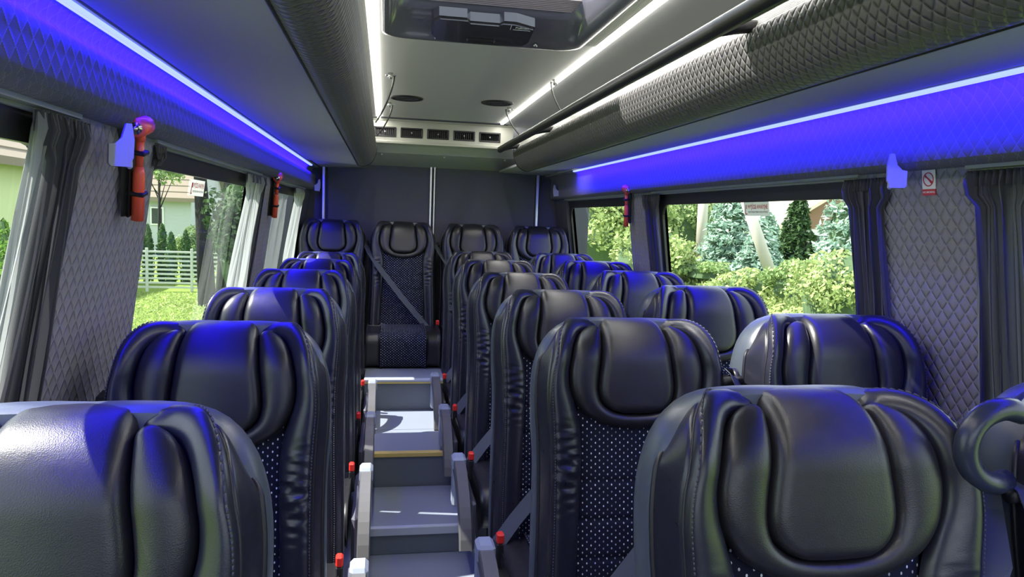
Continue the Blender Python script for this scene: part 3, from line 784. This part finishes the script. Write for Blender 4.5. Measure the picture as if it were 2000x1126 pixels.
# ================================================================== WALL FITTINGS
def hammer(x, y, z, side, lab):
    e = empty('emergency_hammer', (x, y, z)); tag(e, lab, 'hammer', 'emergency hammers on the window pillars')
    e.rotation_euler = (math.radians(14), side*math.radians(-7), 0)
    mb = MB(); mb.tube([(0, 0, -.028), (0, 0, -.085)], [.0085, .0085], 10); mb.tube([(0, 0, -.085), (0, 0, -.10), (0, 0, -.205)], [.0085, .0125, .0135], 10); mb.obj('handle', M_orange, e)
    mb = MB(); mb.tube([(0, -.028, 0), (0, -.024, 0), (0, .03, 0), (0, .034, 0)], [.016, .021, .020, .013], 14); mb.tube([(0, 0, -.01), (0, 0, -.03)], .011, 10); h = mb.obj('head', M_orange, e)
    mb = MB(); mb.tube([(0, -.040, 0), (0, -.026, 0)], [.003, .009], 8); mb.tube([(0, -.029, 0), (0, -.0265, 0)], .013, 12); mb.obj('tip', M_steel, h)
    mb = MB(); mb.rbox((side*.013, -.012, -.19), (side*.028, .012, -.02), .004)
    for zz in (-.055, -.145): mb.rbox((-.016, -.015, zz-.005), (.028, .015, zz+.005), .003) if side > 0 else mb.rbox((-.028, -.015, zz-.005), (.016, .015, zz+.005), .003)
    mb.obj('bracket', M_black, e)
hammer(-.512, 1.655, 1.635, -1, 'orange emergency hammer on the left pillar, the big near one')
hammer(-.520, 3.70, 1.632, -1, 'orange emergency hammer on the left wall, the far small one')
hammer(1.275, 3.72, 1.650, 1, 'orange emergency hammer on the right pillar between the windows')
def hook(x, y, z, side, lab, s=1.0):
    e = empty('coat_hook', (x, y, z)); tag(e, lab, 'coat hook', 'coat hooks on the walls'); e.scale = (s, s, s)
    poly = [(.010, 0), (.0, 0), (-.004, -.03), (-.002, -.066), (.008, -.084), (.038, -.084), (.042, -.079), (.041, -.042), (.030, -.040), (.018, -.028)]
    poly = [(side*a, b) for a, b in poly]
    mb = MB(); mb.prism(poly, 1, -.009, .009, M=Matrix.Rotation(side*-.5, 4, 'Z')); mb.obj('body', M_hook, e)
    mb = MB(); mb.rbox((-.006, -.012, -.088), (.006, -.004, -.045), .004, M=Matrix.Translation((side*.006, 0, 0)) @ Matrix.Rotation(side*-.5, 4, 'Z')); mb.obj('clip', M_hook, e)
hook(-.495, 1.545, 1.628, -1, 'lilac-grey coat hook beside the big orange hammer')
hook(1.235, 1.62, 1.665, 1, 'lilac-grey coat hook left of the no smoking sign')
hook(-.475, 5.45, 1.705, -1, 'small grey coat hook in the left rear corner')
hook(1.246, 5.30, 1.735, 1, 'small grey coat hook in the right rear corner')

# no smoking sign on the right pillar
sx = 1.316; sy, sz = 1.578, 1.597
Ms = frame((X(1, wall_u(1, sz)-.0135), sy, sz), (0, -1, 0), (-.14*0+ -0.139, 0, 1))
e = empty('no_smoking_sign', Ms.translation); tag(e, 'small white and red no smoking sign on the right pillar', 'sign')
inv = Matrix.Translation(-Ms.translation)
def on(mb, name, mtl, par=e, MM=None):
    MM = MM or (inv @ Ms)
    mb.v = [tuple(MM @ Vector(v)) for v in mb.v]; return mb.obj(name, mtl, par)
M_paper = mat('sign_white', (0.8, 0.8, 0.82), 0.4); 
M_sheet = curtain_mat('translucent_label', (0.60, 0.60, 0.57), 0.4)
M_signred = mat('sign_red', (0.55, 0.03, 0.05), 0.4); M_signdark = mat('sign_dark', (0.10, 0.11, 0.12), 0.5)
mb = MB(); mb.rbox((-.022, -.017, -.001), (.022, .030, .0008), .0008); on(mb, 'plate', M_paper)
mb = MB(); mb.box((-.022, -.032, -.001), (.022, -.017, .0008)); on(mb, 'red_band', M_signred)
mb = MB(); mb.tube([(.016*math.cos(t), .007+.016*math.sin(t), .001) for t in np.linspace(0, 2*math.pi, 33)], .0014, 6, cap=False); mb.tube([(-.0113, .0183, .001), (.0113, -.0043, .001)], .0014, 6)
on(mb, 'prohibition_ring', M_signred)
mb = MB(); mb.box((-.010, .0045, .0008), (.010, .0085, .0012), M=Matrix.Rotation(math.radians(-35), 4, 'Z')); mb.box((-.011, .011, .0008), (-.007, .017, .0012)); on(mb, 'cigarette', M_signred)
o = text('lettering', 'NO SMOKING', .0062, Ms @ Matrix.Translation((0, -.0245, .0012)), M_ink, None); o.parent = e; o.location = -e.location
# emergency exit stickers on the panes
def sticker(side, y, z, w, h, lab, big, small):
    u = wall_u(side, z)+.029; d = (0, -side, 0)
    Mk = frame((X(side, u), y, z), d, (-side*.139, 0, 1))
    e = empty('exit_sticker', Mk.translation); tag(e, lab, 'sticker'); iv = Matrix.Translation(-Mk.translation)
    mb = MB(); mb.rbox((-w/2, -h/2, -.0004), (w/2, h/2, .0004), .0003); on(mb, 'label_sheet', M_sheet, e, iv @ Mk)
    cx = .04*w
    for s_, zz, size, mt, wd in ((big, h*.14, h*.42, M_signred, w*.78), (small, -h*.22, h*.17, M_signdark, w*.78)):
        o = text('lettering', s_, size, Mk @ Matrix.Translation((cx+.02*w, zz, .0008)), mt, None, sx=-wd); o.parent = e; o.location = -e.location
    mb = MB(); mb.tube([(-.44*w, -.34*h, .001), (-.42*w, .3*h, .001), (-.38*w, .3*h, .001), (-.38*w, 0, .001)], .0012, 5); mb.rbox((-.45*w, -.40*h, 0), (-.37*w, -.32*h, .001), .0003); on(mb, 'hammer_symbol', M_signred, e, iv @ Mk)
sticker(1, 2.50, 1.540, .185, .052, 'white exit sticker with red lettering on the right middle window', 'WYJŚCIE AWARYJNE', 'ZBIJ SZYBĘ MŁOTKIEM W RAZIE WYPADKU')
sticker(-1, 2.50, 1.532, .175, .052, 'white exit sticker with red lettering on the left middle window', 'WYJŚCIE AWARYJNE', 'ZBIJ SZYBĘ MŁOTKIEM W RAZIE WYPADKU')

# ================================================================== CURTAINS
def curtain(side, y0, y1, yb0, yb1, label, n=9, amp=.014, mtl=None, zt=1.612, zb=.72, tie=None):
    e = empty('curtain', (X(side, WALLTOP[side]-.03), (y0+y1)/2, zt)); tag(e, label, 'curtain', 'curtains gathered beside the windows')
    ox, oy, oz = e.location; mb = MB(); G = []; N = n*14
    rs = np.random.RandomState(int(y0*1000) % 9999); ph = rs.rand(n+1)*1.2
    for iz, t in enumerate(np.linspace(0, 1, 36)):
        z = zt+(zb-zt)*t; row = []
        a = y0+(yb0-y0)*t; b = y1+(yb1-y1)*t
        pinch = .75+.25*abs(t-.06)/.94 if t > .06 else 1.05
        c = (a+b)/2
        for k in range(N):
            q = k/(N-1); y = c+((a+(b-a)*q)-c)*pinch
            am = amp*(1.25 if t < .04 else 1.0)*(.75+.5*math.sin(ph[int(q*n)]*5))
            w = am*math.sin(2*math.pi*n*q+.6*math.sin(t*5+q*9))+.004*math.sin(23*q+t*7)
            u = wall_u(side, z)-.021-w*.9 if z < 1.6 else WALLTOP[side]-.019-w*.6
            row.append((X(side, u)-ox, y-oy+.004*math.sin(2*math.pi*n*q*2), z-oz))
        G.append(row)
    mb.grid(G); mb.obj('cloth', mtl or M_curtain, e)
    mb = MB(); G = []
    for z in (zt+.004, zt-.018, zt-.03):
        G.append([(X(side, WALLTOP[side]-.018-.010*math.sin(2*math.pi*n*1.6*q+ (zt-z)*20))-ox, y0+(y1-y0)*q-oy, z-oz) for q in np.linspace(0, 1, n*12)])
    mb.grid(G); mb.obj('gathered_header', M_curtain, e)
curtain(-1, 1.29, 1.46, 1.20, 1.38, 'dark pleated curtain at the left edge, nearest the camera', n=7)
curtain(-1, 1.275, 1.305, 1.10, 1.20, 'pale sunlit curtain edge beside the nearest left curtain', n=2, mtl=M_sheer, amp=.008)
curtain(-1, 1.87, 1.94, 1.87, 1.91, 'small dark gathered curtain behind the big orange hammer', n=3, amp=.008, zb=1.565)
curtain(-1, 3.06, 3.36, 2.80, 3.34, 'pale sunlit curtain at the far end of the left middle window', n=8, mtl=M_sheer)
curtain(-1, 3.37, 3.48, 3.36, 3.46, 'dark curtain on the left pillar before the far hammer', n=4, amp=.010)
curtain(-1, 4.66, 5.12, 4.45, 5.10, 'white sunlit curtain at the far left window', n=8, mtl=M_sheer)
curtain(1, 1.23, 1.455, 1.20, 1.43, 'dark pleated curtain at the right edge, nearest the camera', n=8, amp=.016)
curtain(1, 1.715, 1.90, 1.70, 1.87, 'dark pleated curtain between the right middle window and the no smoking sign pillar', n=8)
curtain(1, 3.34, 3.56, 3.36, 3.54, 'dark curtain on the right pillar beside the far hammer', n=6, amp=.012)

# ================================================================== OUTSIDE
GZ = -0.75
def foliage_mat(name, c1, c2, rough=0.6, tr=.25):
    m = mat(name, c1, rough, spec=0.25); N = NT(m)
    g = N.n('ShaderNodeNewGeometry')
    N.mixcol(g.outputs['Random Per Island'], c1, c2)
    t = N.n('ShaderNodeBsdfTranslucent'); t.inputs[0].default_value = (*[(a+b)/2*1.2 for a, b in zip(c1, c2)], 1)
    mx = N.n('ShaderNodeMixShader'); mx.inputs[0].default_value = tr
    N.l(N.b.outputs[0], mx.inputs[1]); N.l(t.outputs[0], mx.inputs[2]); N.l(mx.outputs[0], N.t.nodes['Material Output'].inputs[0])
    return m
F_bright = foliage_mat('bright_leaves', (.22, .31, .10), (.46, .54, .22))
F_mid = foliage_mat('mid_leaves', (.13, .22, .07), (.32, .43, .17))
F_dark = foliage_mat('dark_leaves', (.02, .055, .02), (.07, .13, .04))
F_blue = foliage_mat('blue_needles', (.17, .29, .22), (.42, .56, .45))
F_thuja = foliage_mat('thuja_leaves', (.035, .10, .03), (.12, .24, .06))
F_yellow = foliage_mat('yellow_flowers', (.75, .55, .05), (.85, .75, .15))
M_core = mat('foliage_core', (.07, .12, .05), .9)
M_bark = mat('bark', (.018, .018, .017), .9); N_ = NT(M_bark); N_.bump(N_.noise(8, stretch=(6, 6, 1)), .8, .03)
M_pole = mat('weathered_pole', (.50, .47, .40), .8)
def leaves_mesh(name, pts, nrm, size, mtl, asp=1.6, droop=0.0, core=None):
    n = len(pts); a = rng.normal(size=(n, 3)); a /= np.linalg.norm(a, axis=1)[:, None]
    nn = nrm+.7*rng.normal(size=(n, 3)); nn /= np.linalg.norm(nn, axis=1)[:, None]
    t = np.cross(nn, a); t /= np.linalg.norm(t, axis=1)[:, None]+1e-9; b = np.cross(nn, t)
    s = size*LEAF*(.6+.8*rng.rand(n))[:, None]
    V = np.stack([pts-t*s*.5*asp, pts-b*s*.5, pts+t*s*.5*asp, pts+b*s*.5], 1).reshape(-1, 3)
    F = np.arange(4*n).reshape(-1, 4)
    vs = V.tolist(); fs = F.tolist(); mi = [0]*n
    if core is not None:
        c, r = core; k0 = len(vs); A, B = 8, 12
        for i in range(A+1):
            for j in range(B):
                th = math.pi*i/A; ph = 2*math.pi*j/B; w = .9+.2*random.random()
                vs.append((c[0]+r[0]*w*math.sin(th)*math.cos(ph), c[1]+r[1]*w*math.sin(th)*math.sin(ph), c[2]+r[2]*w*math.cos(th)))
        for i in range(A):
            for j in range(B):
                fs.append([k0+i*B+j, k0+(i+1)*B+j, k0+(i+1)*B+(j+1) % B, k0+i*B+(j+1) % B]); mi.append(1)
    me = bpy.data.meshes.new(name); me.from_pydata(vs, [], fs); me.materials.append(mtl); me.materials.append(M_core)
    me.polygons.foreach_set('material_index', mi); me.update(); return me
LEAF = 0.62
def blob_points(n, c, r, clumps=26):
    d = rng.normal(size=(clumps, 3)); d /= np.linalg.norm(d, axis=1)[:, None]; d[:, 2] = np.abs(d[:, 2])*.9-.25
    cc = d*(.55+.35*rng.rand(clumps))[:, None]
    k = rng.randint(0, clumps, n); e = rng.normal(size=(n, 3)); e /= np.linalg.norm(e, axis=1)[:, None]
    p = cc[k]+e*(.30*rng.rand(n)**.4)[:, None]
    return p*np.array(r)+np.array(c), e
def bush(x, y, z0, r, h, mtl, label, n=2600, size=.09, group='bushes along the road', core=True):
    e = empty('bush', (x, y, z0)); tag(e, label, 'bush', group)
    p, nr = blob_points(int(n*1.9), (0, 0, h*.5), (r, r, h*.55)); link('foliage', leaves_mesh('foliage', p, nr, size, mtl, core=((0, 0, h*.45), (r*.62, r*.62, h*.42)) if core else None), e)
    mb = MB(); mb.tube([(0, 0, -.05), (0, 0, h*.4)], [.05, .02], 7); mb.obj('stem', M_bark, e); return e
def tree(x, y, z0, tr, th, r, h, mtl, label, n=3600, size=.13, lean=0.0, group='trees outside'):
    e = empty('tree', (x, y, z0)); tag(e, label, 'tree', group)
    mb = MB(); mb.tube([(0, 0, -.1), (lean*.3, 0, th*.5), (lean, 0, th+h*.5)], [tr*1.2, tr, tr*.5], 10)
    for k in range(5):
        a = k*1.3; mb.tube([(lean*.9, 0, th*(.8+.06*k)), (lean+math.cos(a)*r*.5, math.sin(a)*r*.5, th+h*.45)], [tr*.35, tr*.1], 6)
    mb.obj('trunk', M_bark, e)
    p, nr = blob_points(int(n*1.9), (lean, 0, th+h*.5), (r, r, h*.55), 34); link('crown', leaves_mesh('crown', p, nr, size, mtl), e); return e
def spruce(x, y, z0, r, h, mtl, label, n=5200, size=.085, asp=2.6, group='conifers outside', jitter=.22):
    e = empty('conifer', (x, y, z0)); tag(e, label, 'conifer', group)
    mb = MB(); mb.tube([(0, 0, -.05), (0, 0, h*.97)], [.09*h/3, .01], 8); mb.obj('trunk', M_bark, e)
    n = int(n*1.5); L = max(5, int(h/.22)); k = rng.randint(0, L, n); f = (k+.5)/L
    f = np.where(rng.rand(n) < f*.75, rng.rand(n)**1.5, f); k = (f*L).astype(int)
    nb = 13; bi = rng.randint(0, nb, n); ang = bi*2*math.pi/nb+k*1.7+rng.normal(size=n)*.12
    q = rng.rand(n)**.6; R_ = r*(1-f)**.85+.04
    rad = R_*q*(1+.15*np.sin(bi*5+k*3)); z = h*f+.10-rad*.28+rng.normal(size=n)*.035
    p = np.stack([np.cos(ang)*rad, np.sin(ang)*rad, z], 1); nr = np.stack([np.cos(ang)*.4, np.sin(ang)*.4, np.ones(n)], 1)
    link('branches', leaves_mesh('branches', p, nr, size, mtl, asp=asp, core=((0, 0, h*.42), (r*.36, r*.36, h*.40))), e); return e
def thuja(x, y, z0, r, h, mtl, label, n=900, size=.07, group='row of thujas'):
    e = empty('thuja', (x, y, z0)); tag(e, label, 'shrub', group)
    f = rng.rand(n); a = rng.rand(n)*2*math.pi; R_ = r*np.sin(np.clip(f*.85+.15, 0, 1)*math.pi)**.6*(.8+.3*rng.rand(n))
    p = np.stack([np.cos(a)*R_, np.sin(a)*R_, f*h], 1); nr = np.stack([np.cos(a), np.sin(a), .3+0*a], 1)
    link('foliage', leaves_mesh('foliage', p, nr, size, mtl, asp=2, core=((0, 0, h*.5), (r*.75, r*.75, h*.5))), e)
    mb = MB(); mb.tube([(0, 0, -.05), (0, 0, h*.5)], .03, 6); mb.obj('stem', M_bark, e); return e

# ground: road, lawn on the left, rising bank on the right
M_grass = mat('lawn_soil', (.17, .27, .05), .9, spec=.1); N_ = NT(M_grass)
N_.mixcol(N_.noise(3.0, detail=6), (.14, .24, .04), (.28, .38, .09)); N_.bump(N_.noise(40, detail=4), .8, .03)
M_road = mat('asphalt', (.10, .10, .105), .9); N_ = NT(M_road); N_.bump(N_.noise(60), .4, .01)
mb = MB(); xs = [-70, -40, -20, -12, -8, -6, -4.5, -3.0]; ys = np.linspace(-30, 90, 40)
mb.grid([[(x, y, GZ+.03*math.sin(x*.7+y*.5)*(x < -4)+.02) for x in xs] for y in ys]); tag(mb.obj('lawn_ground', M_grass), kind='structure')
mb = MB(); mb.box((-3.0, -30, GZ-.1), (3.2, 90, GZ)); tag(mb.obj('road', M_road), kind='structure')
mb = MB(); xs = [3.2, 3.6, 4.2, 5, 6, 8, 12, 20, 40, 80]
def bank(x): return GZ+.02+1.15*min(1, max(0, (x-3.3)/2.6))**1.2
mb.grid([[(x, y, bank(x)+.04*math.sin(x*1.3+y*.9)) for x in xs] for y in ys]); tag(mb.obj('bank_ground', M_grass), kind='structure')
# tufts of grass on the bank and the lawn
def grass(name, xr, yr, n, zf, mtl, size, lab, hgt=.1):
    x = rng.uniform(*xr, n); y = rng.uniform(*yr, n); z = np.array([zf(a) for a in x])+rng.rand(n)*hgt
    p = np.stack([x, y, z], 1); nr = np.zeros((n, 3)); nr[:, 0] = -.6; nr[:, 2] = .5
    o = link(name, leaves_mesh(name, p, nr, size, mtl, asp=2.4)); tag(o, lab, 'grass', kind='stuff')
grass('grass', (3.6, 7.5), (3.5, 14), 30000, bank, F_bright, .085, 'bright long grass on the bank outside the right windows', .28)
grass('lawn_grass', (-9, -2.9), (9, 19.5), 22000, lambda a: GZ, F_bright, .05, 'short bright lawn grass outside the left windows', .05)

# --- right side
R_G = 'greenery outside the right windows'
bush(5.3, 16.5, bank(5.3), 1.5, 3.3, F_bright, 'tall light green bush filling the far right window', n=5200, size=.11, group=R_G)
bush(6.3, 19.0, bank(6.3), 1.7, 3.9, F_mid, 'darker green bush behind the one in the far right window', n=4200, size=.13, group=R_G)
bush(5.0, 13.0, bank(5.0), 1.0, 1.7, F_bright, 'low light green bush at the foot of the far right window', n=3000, size=.09, group=R_G)
tree(5.7, 22.0, .4, .16, 1.6, 1.9, 3.6, F_dark, 'dark leafy tree above the bushes of the far right window', n=4200, size=.17, group=R_G)
tree(10.4, 25.5, .4, .16, 1.2, 1.7, 3.4, F_mid, 'loose mid green tree at the left end of the right middle window', n=3600, size=.17, group=R_G)
bush(7.0, 16.8, bank(7.0), 1.0, 2.2, F_mid, 'green bush left of the upright pole', n=3600, size=.10, group=R_G)
bush(8.3, 17.5, bank(8.3), .85, 2.15, F_bright, 'bright yellow-green bush right of the upright pole', n=3200, size=.11, group=R_G)
spruce(7.15, 14.1, bank(7.1), .85, 1.95, F_blue, 'blue spruce behind the leaning pole', group=R_G, n=6500)
spruce(9.4, 16.6, bank(9.4), .9, 1.35, F_blue, 'low blue spruce in front of the pale roof', group=R_G, n=6500)
spruce(7.95, 12.9, bank(7.9), .50, 1.75, F_dark, 'dark spruce below the brown gable', group=R_G, n=5000)
spruce(6.45, 11.6, bank(6.4), .6, 1.05, F_blue, 'low blue spruce right of the leaning pole', group=R_G, n=5200)
spruce(6.55, 9.3, bank(6.5), .75, 1.95, F_blue, 'blue-green spruce near the dark curtain', group=R_G, n=5600, size=.06)
bush(5.35, 7.75, bank(5.3), .62, 1.25, F_bright, 'bright green bush against the dark curtain', n=3800, size=.055, group=R_G)
bush(5.8, 9.2, bank(5.8), .6, .75, F_mid, 'low green bush under the blue-green spruce', n=2600, size=.06, group=R_G)
bush(5.6, 10.4, bank(5.6), .65, .6, F_bright, 'low bright bush right of the wooden post', n=3000, size=.06, group=R_G)
bush(5.9, 12.2, bank(5.9), .8, .45, F_mid, 'low green bush behind the wooden post', n=3000, size=.07, group=R_G)
bush(4.85, 8.9, bank(4.85), .7, .55, F_bright, 'lowest bright bush above the second window seat', n=3000, size=.06, group=R_G)
bush(4.75, 7.2, bank(4.7), .55, .6, F_bright, 'pale bright bush above the nearer window seats', n=3000, size=.05, group=R_G)
p_, n_r = blob_points(260, (0, 0, .22), (.10, .10, .26)); e = empty('flowering_plant', (5.32, 8.15, .38)); tag(e, 'tall yellow flowering plant among the green bushes', 'plant')
link('flowers', leaves_mesh('flowers', p_, n_r, .045, F_yellow), e); mb = MB(); mb.tube([(0, 0, -.1), (0, 0, .2)], .01, 5); mb.obj('stem', M_bark, e)
mb = MB(); mb.tube([(7.36, 15.9, bank(7.4)-.2), (7.33, 15.9, 3.2)], [.13, .11], 12); tag(mb.obj('utility_pole', M_pole), 'upright pale concrete pole seen in the right middle window', 'pole')
mb = MB(); mb.tube([(6.62, 11.0, bank(6.6)-.3), (5.62, 11.0, 2.35)], [.10, .085], 12); tag(mb.obj('utility_pole', M_pole), 'leaning pale pole below the exit sticker of the right window', 'pole')
M_rust = mat('weathered_wood', (.28, .16, .12), .85)
e = empty('post_box', (7.08, 15.6, bank(7.0))); tag(e, 'short brown wooden gate post at the foot of the upright pole', 'post')
mb = MB(); mb.rbox((-.16, -.16, -.1), (.10, .16, .44), .01); mb.obj('post', M_rust, e); mb = MB(); mb.rbox((-.22, -.22, .44), (.16, .22, .49), .01); mb.obj('cap', M_pole, e)
# house on the right
M_roofpale = mat('pale_roof', (.62, .50, .44), .7); M_brown = mat('brown_boards', (.22, .12, .09), .8); M_wallw = mat('white_render', (.62, .62, .60), .9)
def house(name_label, x0, x1, y0, y1, z0, zw, zr, M_w, M_r, M_g, axis='y', win=(), roof_over=.4, chimney=None, nrow=12):
    e = empty('house', ((x0+x1)/2, (y0+y1)/2, z0)); tag(e, name_label, 'house'); iv = -e.location
    def s_(mb, n, mt, par=None): o = mb.obj(n, mt, par or e); o.location = iv if par is None else (0, 0, 0); return o
    mb = MB(); mb.box((x0, y0, z0), (x1, y1, zw)); s_(mb, 'wall', M_w)
    if axis == 'x':   # ridge parallel to x
        cy = (y0+y1)/2
        mb = MB(); mb.prism([(y0, zw), (y1, zw), (cy, zr-.05)], 0, x0, x1); s_(mb, 'gable', M_g)
        for sg, ya in ((-1, y0), (1, y1)):
            yo = ya+sg*roof_over; zo = zw-(zr-zw)*roof_over/abs(cy-ya)
            mb = MB(); mb.prism([(yo, zo), (yo, zo+.12), (cy, zr+.12), (cy, zr)], 0, x0-roof_over, x1+roof_over); r = s_(mb, 'roof', M_r)
            for k in range(nrow):
                f = k/nrow; f2 = (k+1.05)/nrow; q = MB()
                a = (yo+(cy-yo)*f, zo+.12+(zr-zo)*f); b = (yo+(cy-yo)*f2, zo+.12+(zr-zo)*f2)
                q.prism([(a[0], a[1]+.0), (a[0], a[1]+.06), (b[0], b[1]+.015), (b[0], b[1])], 0, x0-roof_over, x1+roof_over); q.obj('tile_row', M_r, r); 
    else:
        cx = (x0+x1)/2
        mb = MB(); mb.prism([(x0, zw), (x1, zw), (cx, zr-.05)], 1, y0, y1); s_(mb, 'gable', M_g)
        for sg, xa in ((-1, x0), (1, x1)):
            xo = xa+sg*roof_over; zo = zw-(zr-zw)*roof_over/abs(cx-xa)
            mb = MB(); mb.prism([(xo, zo), (xo, zo+.12), (cx, zr+.12), (cx, zr)], 1, y0-roof_over, y1+roof_over); r = s_(mb, 'roof', M_r)
            for k in range(nrow):
                f = k/nrow; f2 = (k+1.05)/nrow; q = MB()
                a = (xo+(cx-xo)*f, zo+.12+(zr-zo)*f); b = (xo+(cx-xo)*f2, zo+.12+(zr-zo)*f2)
                q.prism([(a[0], a[1]), (a[0], a[1]+.06), (b[0], b[1]+.015), (b[0], b[1])], 1, y0-roof_over, y1+roof_over); q.obj('tile_row', M_r, r)
    for (a, b) in win:   # window boxes: two corners, frame proud of the wall
        mb = MB(); mb.box(a, b); w = s_(mb, 'window', M_paper)
        c0 = [a[i]+(.06 if b[i]-a[i] > .3 else -.02) for i in range(3)]; c1 = [b[i]-(.06 if b[i]-a[i] > .3 else -.02) for i in range(3)]
        q = MB(); q.box(c0, c1); q.obj('pane', mat('dark_pane', (.04, .05, .06), .15), w)
    if chimney:
        mb = MB(); mb.box(*chimney); s_(mb, 'chimney', M_brown)
    return e
house('house with a pale sunlit roof and brown gable, seen through the right middle window', 16.0, 23.0, 27.5, 33.5, .2, 1.5, 3.6, M_wallw, M_roofpale, M_brown, axis='y', win=(((17.5, 27.44, .5), (18.5, 27.52, 1.3)),))

# --- left side
L_G = 'greenery outside the left windows'
M_tile = mat('beige_roof_tile', (.22, .18, .135), .85); M_redroof = mat('red_roof_tile', (.50, .12, .09), .8); M_grender = mat('grey_render', (.42, .45, .47), .9); M_green = mat('yellow_green_render', (.62, .68, .38), .9)
house('grey rendered house with a beige tiled roof in the left middle window', -16.5, -8.6, 34.5, 41.0, GZ, 2.05, 5.1, M_grender, M_tile, M_grender, axis='x',
      win=(((-10.3, 34.44, .62), (-9.75, 34.52, 1.42)), ((-12.1, 34.44, .2), (-11.4, 34.52, 1.3)), ((-10.6, 34.44, 1.72), (-9.95, 34.52, 1.92)), ((-12.3, 34.44, 1.68), (-11.7, 34.52, 1.9))))
house('small house with a red tiled roof behind the tree trunks on the left', -7.6, -5.2, 42, 46.5, GZ, 1.9, 3.1, M_grender, M_redroof, M_grender, axis='x')
house('pale yellow-green house at the left edge of the photo', -15.0, -8.35, 15.5, 22.0, GZ, 2.55, 5.2, M_green, M_tile, M_green, axis='y', win=(((-9.6, 15.44, 1.75), (-9.2, 15.52, 2.45)),))
# slatted fence
e = empty('slat_fence', (-5.2, 19.8, GZ)); tag(e, 'pale horizontal slat fence standing on the lawn', 'fence')
M_slat = mat('pale_slat', (.62, .66, .60), .6)
for k in range(9):
    mb = MB(); mb.rbox((-1.9, -.012, .10+k*.115), (1.35, .012, .152+k*.115), .005); mb.obj('slat', M_slat, e)
for x in (-1.9, -.82, .27, 1.35):
    mb = MB(); mb.rbox((x-.03, -.03, -.1), (x+.03, .03, 1.14), .006); mb.obj('post', M_slat, e)
ORD = 'first second third fourth fifth sixth seventh eighth ninth tenth eleventh twelfth thirteenth'.split()
for i in range(13):
    x = -7.6+i*.335; thuja(x, 21.8+.2*math.sin(i*2.1), GZ, .16, 1.45+.3*random.random(), F_thuja, 'slim dark thuja behind the slat fence, %s of the row from the left' % ORD[i], group='row of thujas behind the slat fence')
for i in range(7):
    thuja(-7.9+i*.30, 13.6, GZ, .22, 1.75+.15*random.random(), foliage_mat('light_thuja_leaves', (.12, .26, .04), (.30, .46, .10)), 'light green thuja hedge plant before the yellow-green house, %s from the left' % ORD[i], group='thuja hedge before the yellow-green house', n=1300)
tree(-3.95, 17.2, GZ, .17, 3.4, 1.8, 2.8, F_dark, 'tree with a dark trunk, left one of the pair in the left middle window', lean=-.25, group=L_G)
tree(-3.30, 16.3, GZ, .26, 3.2, 1.7, 2.8, F_dark, 'tree with a thick dark trunk, right one of the pair in the left middle window', lean=.18, group=L_G)
tree(-3.6, 26.0, GZ, .14, 1.6, 1.2, 2.6, F_mid, 'small green tree beside the red roofed house', group=L_G, n=2600)
tree(-7.2, 25.0, GZ, .06, 2.6, .9, 1.3, F_mid, 'thin young tree in front of the beige roof', group=L_G, n=700, size=.13)
bush(-8.4, 23.6, GZ, .8, 1.75, F_mid, 'leafy green bush behind the fence, under the grey house', group=L_G, n=1800)
bush(-5.6, 23.8, GZ, .8, 2.0, F_mid, 'leafy bush behind the fence beside the dark trunk', group=L_G, n=1800)
bush(-2.6, 14.5, GZ, .8, 3.4, F_dark, 'dark tall bush behind the far left window', group=L_G, n=3600, size=.10)
bush(-3.0, 20.5, GZ, .9, 3.3, F_dark, 'dark bush beside the thick trunk on the left', group=L_G, n=3000, size=.12)
bush(-2.2, 18.5, GZ, .8, 3.2, F_dark, 'second dark bush behind the far left window', group=L_G, n=2600, size=.12)
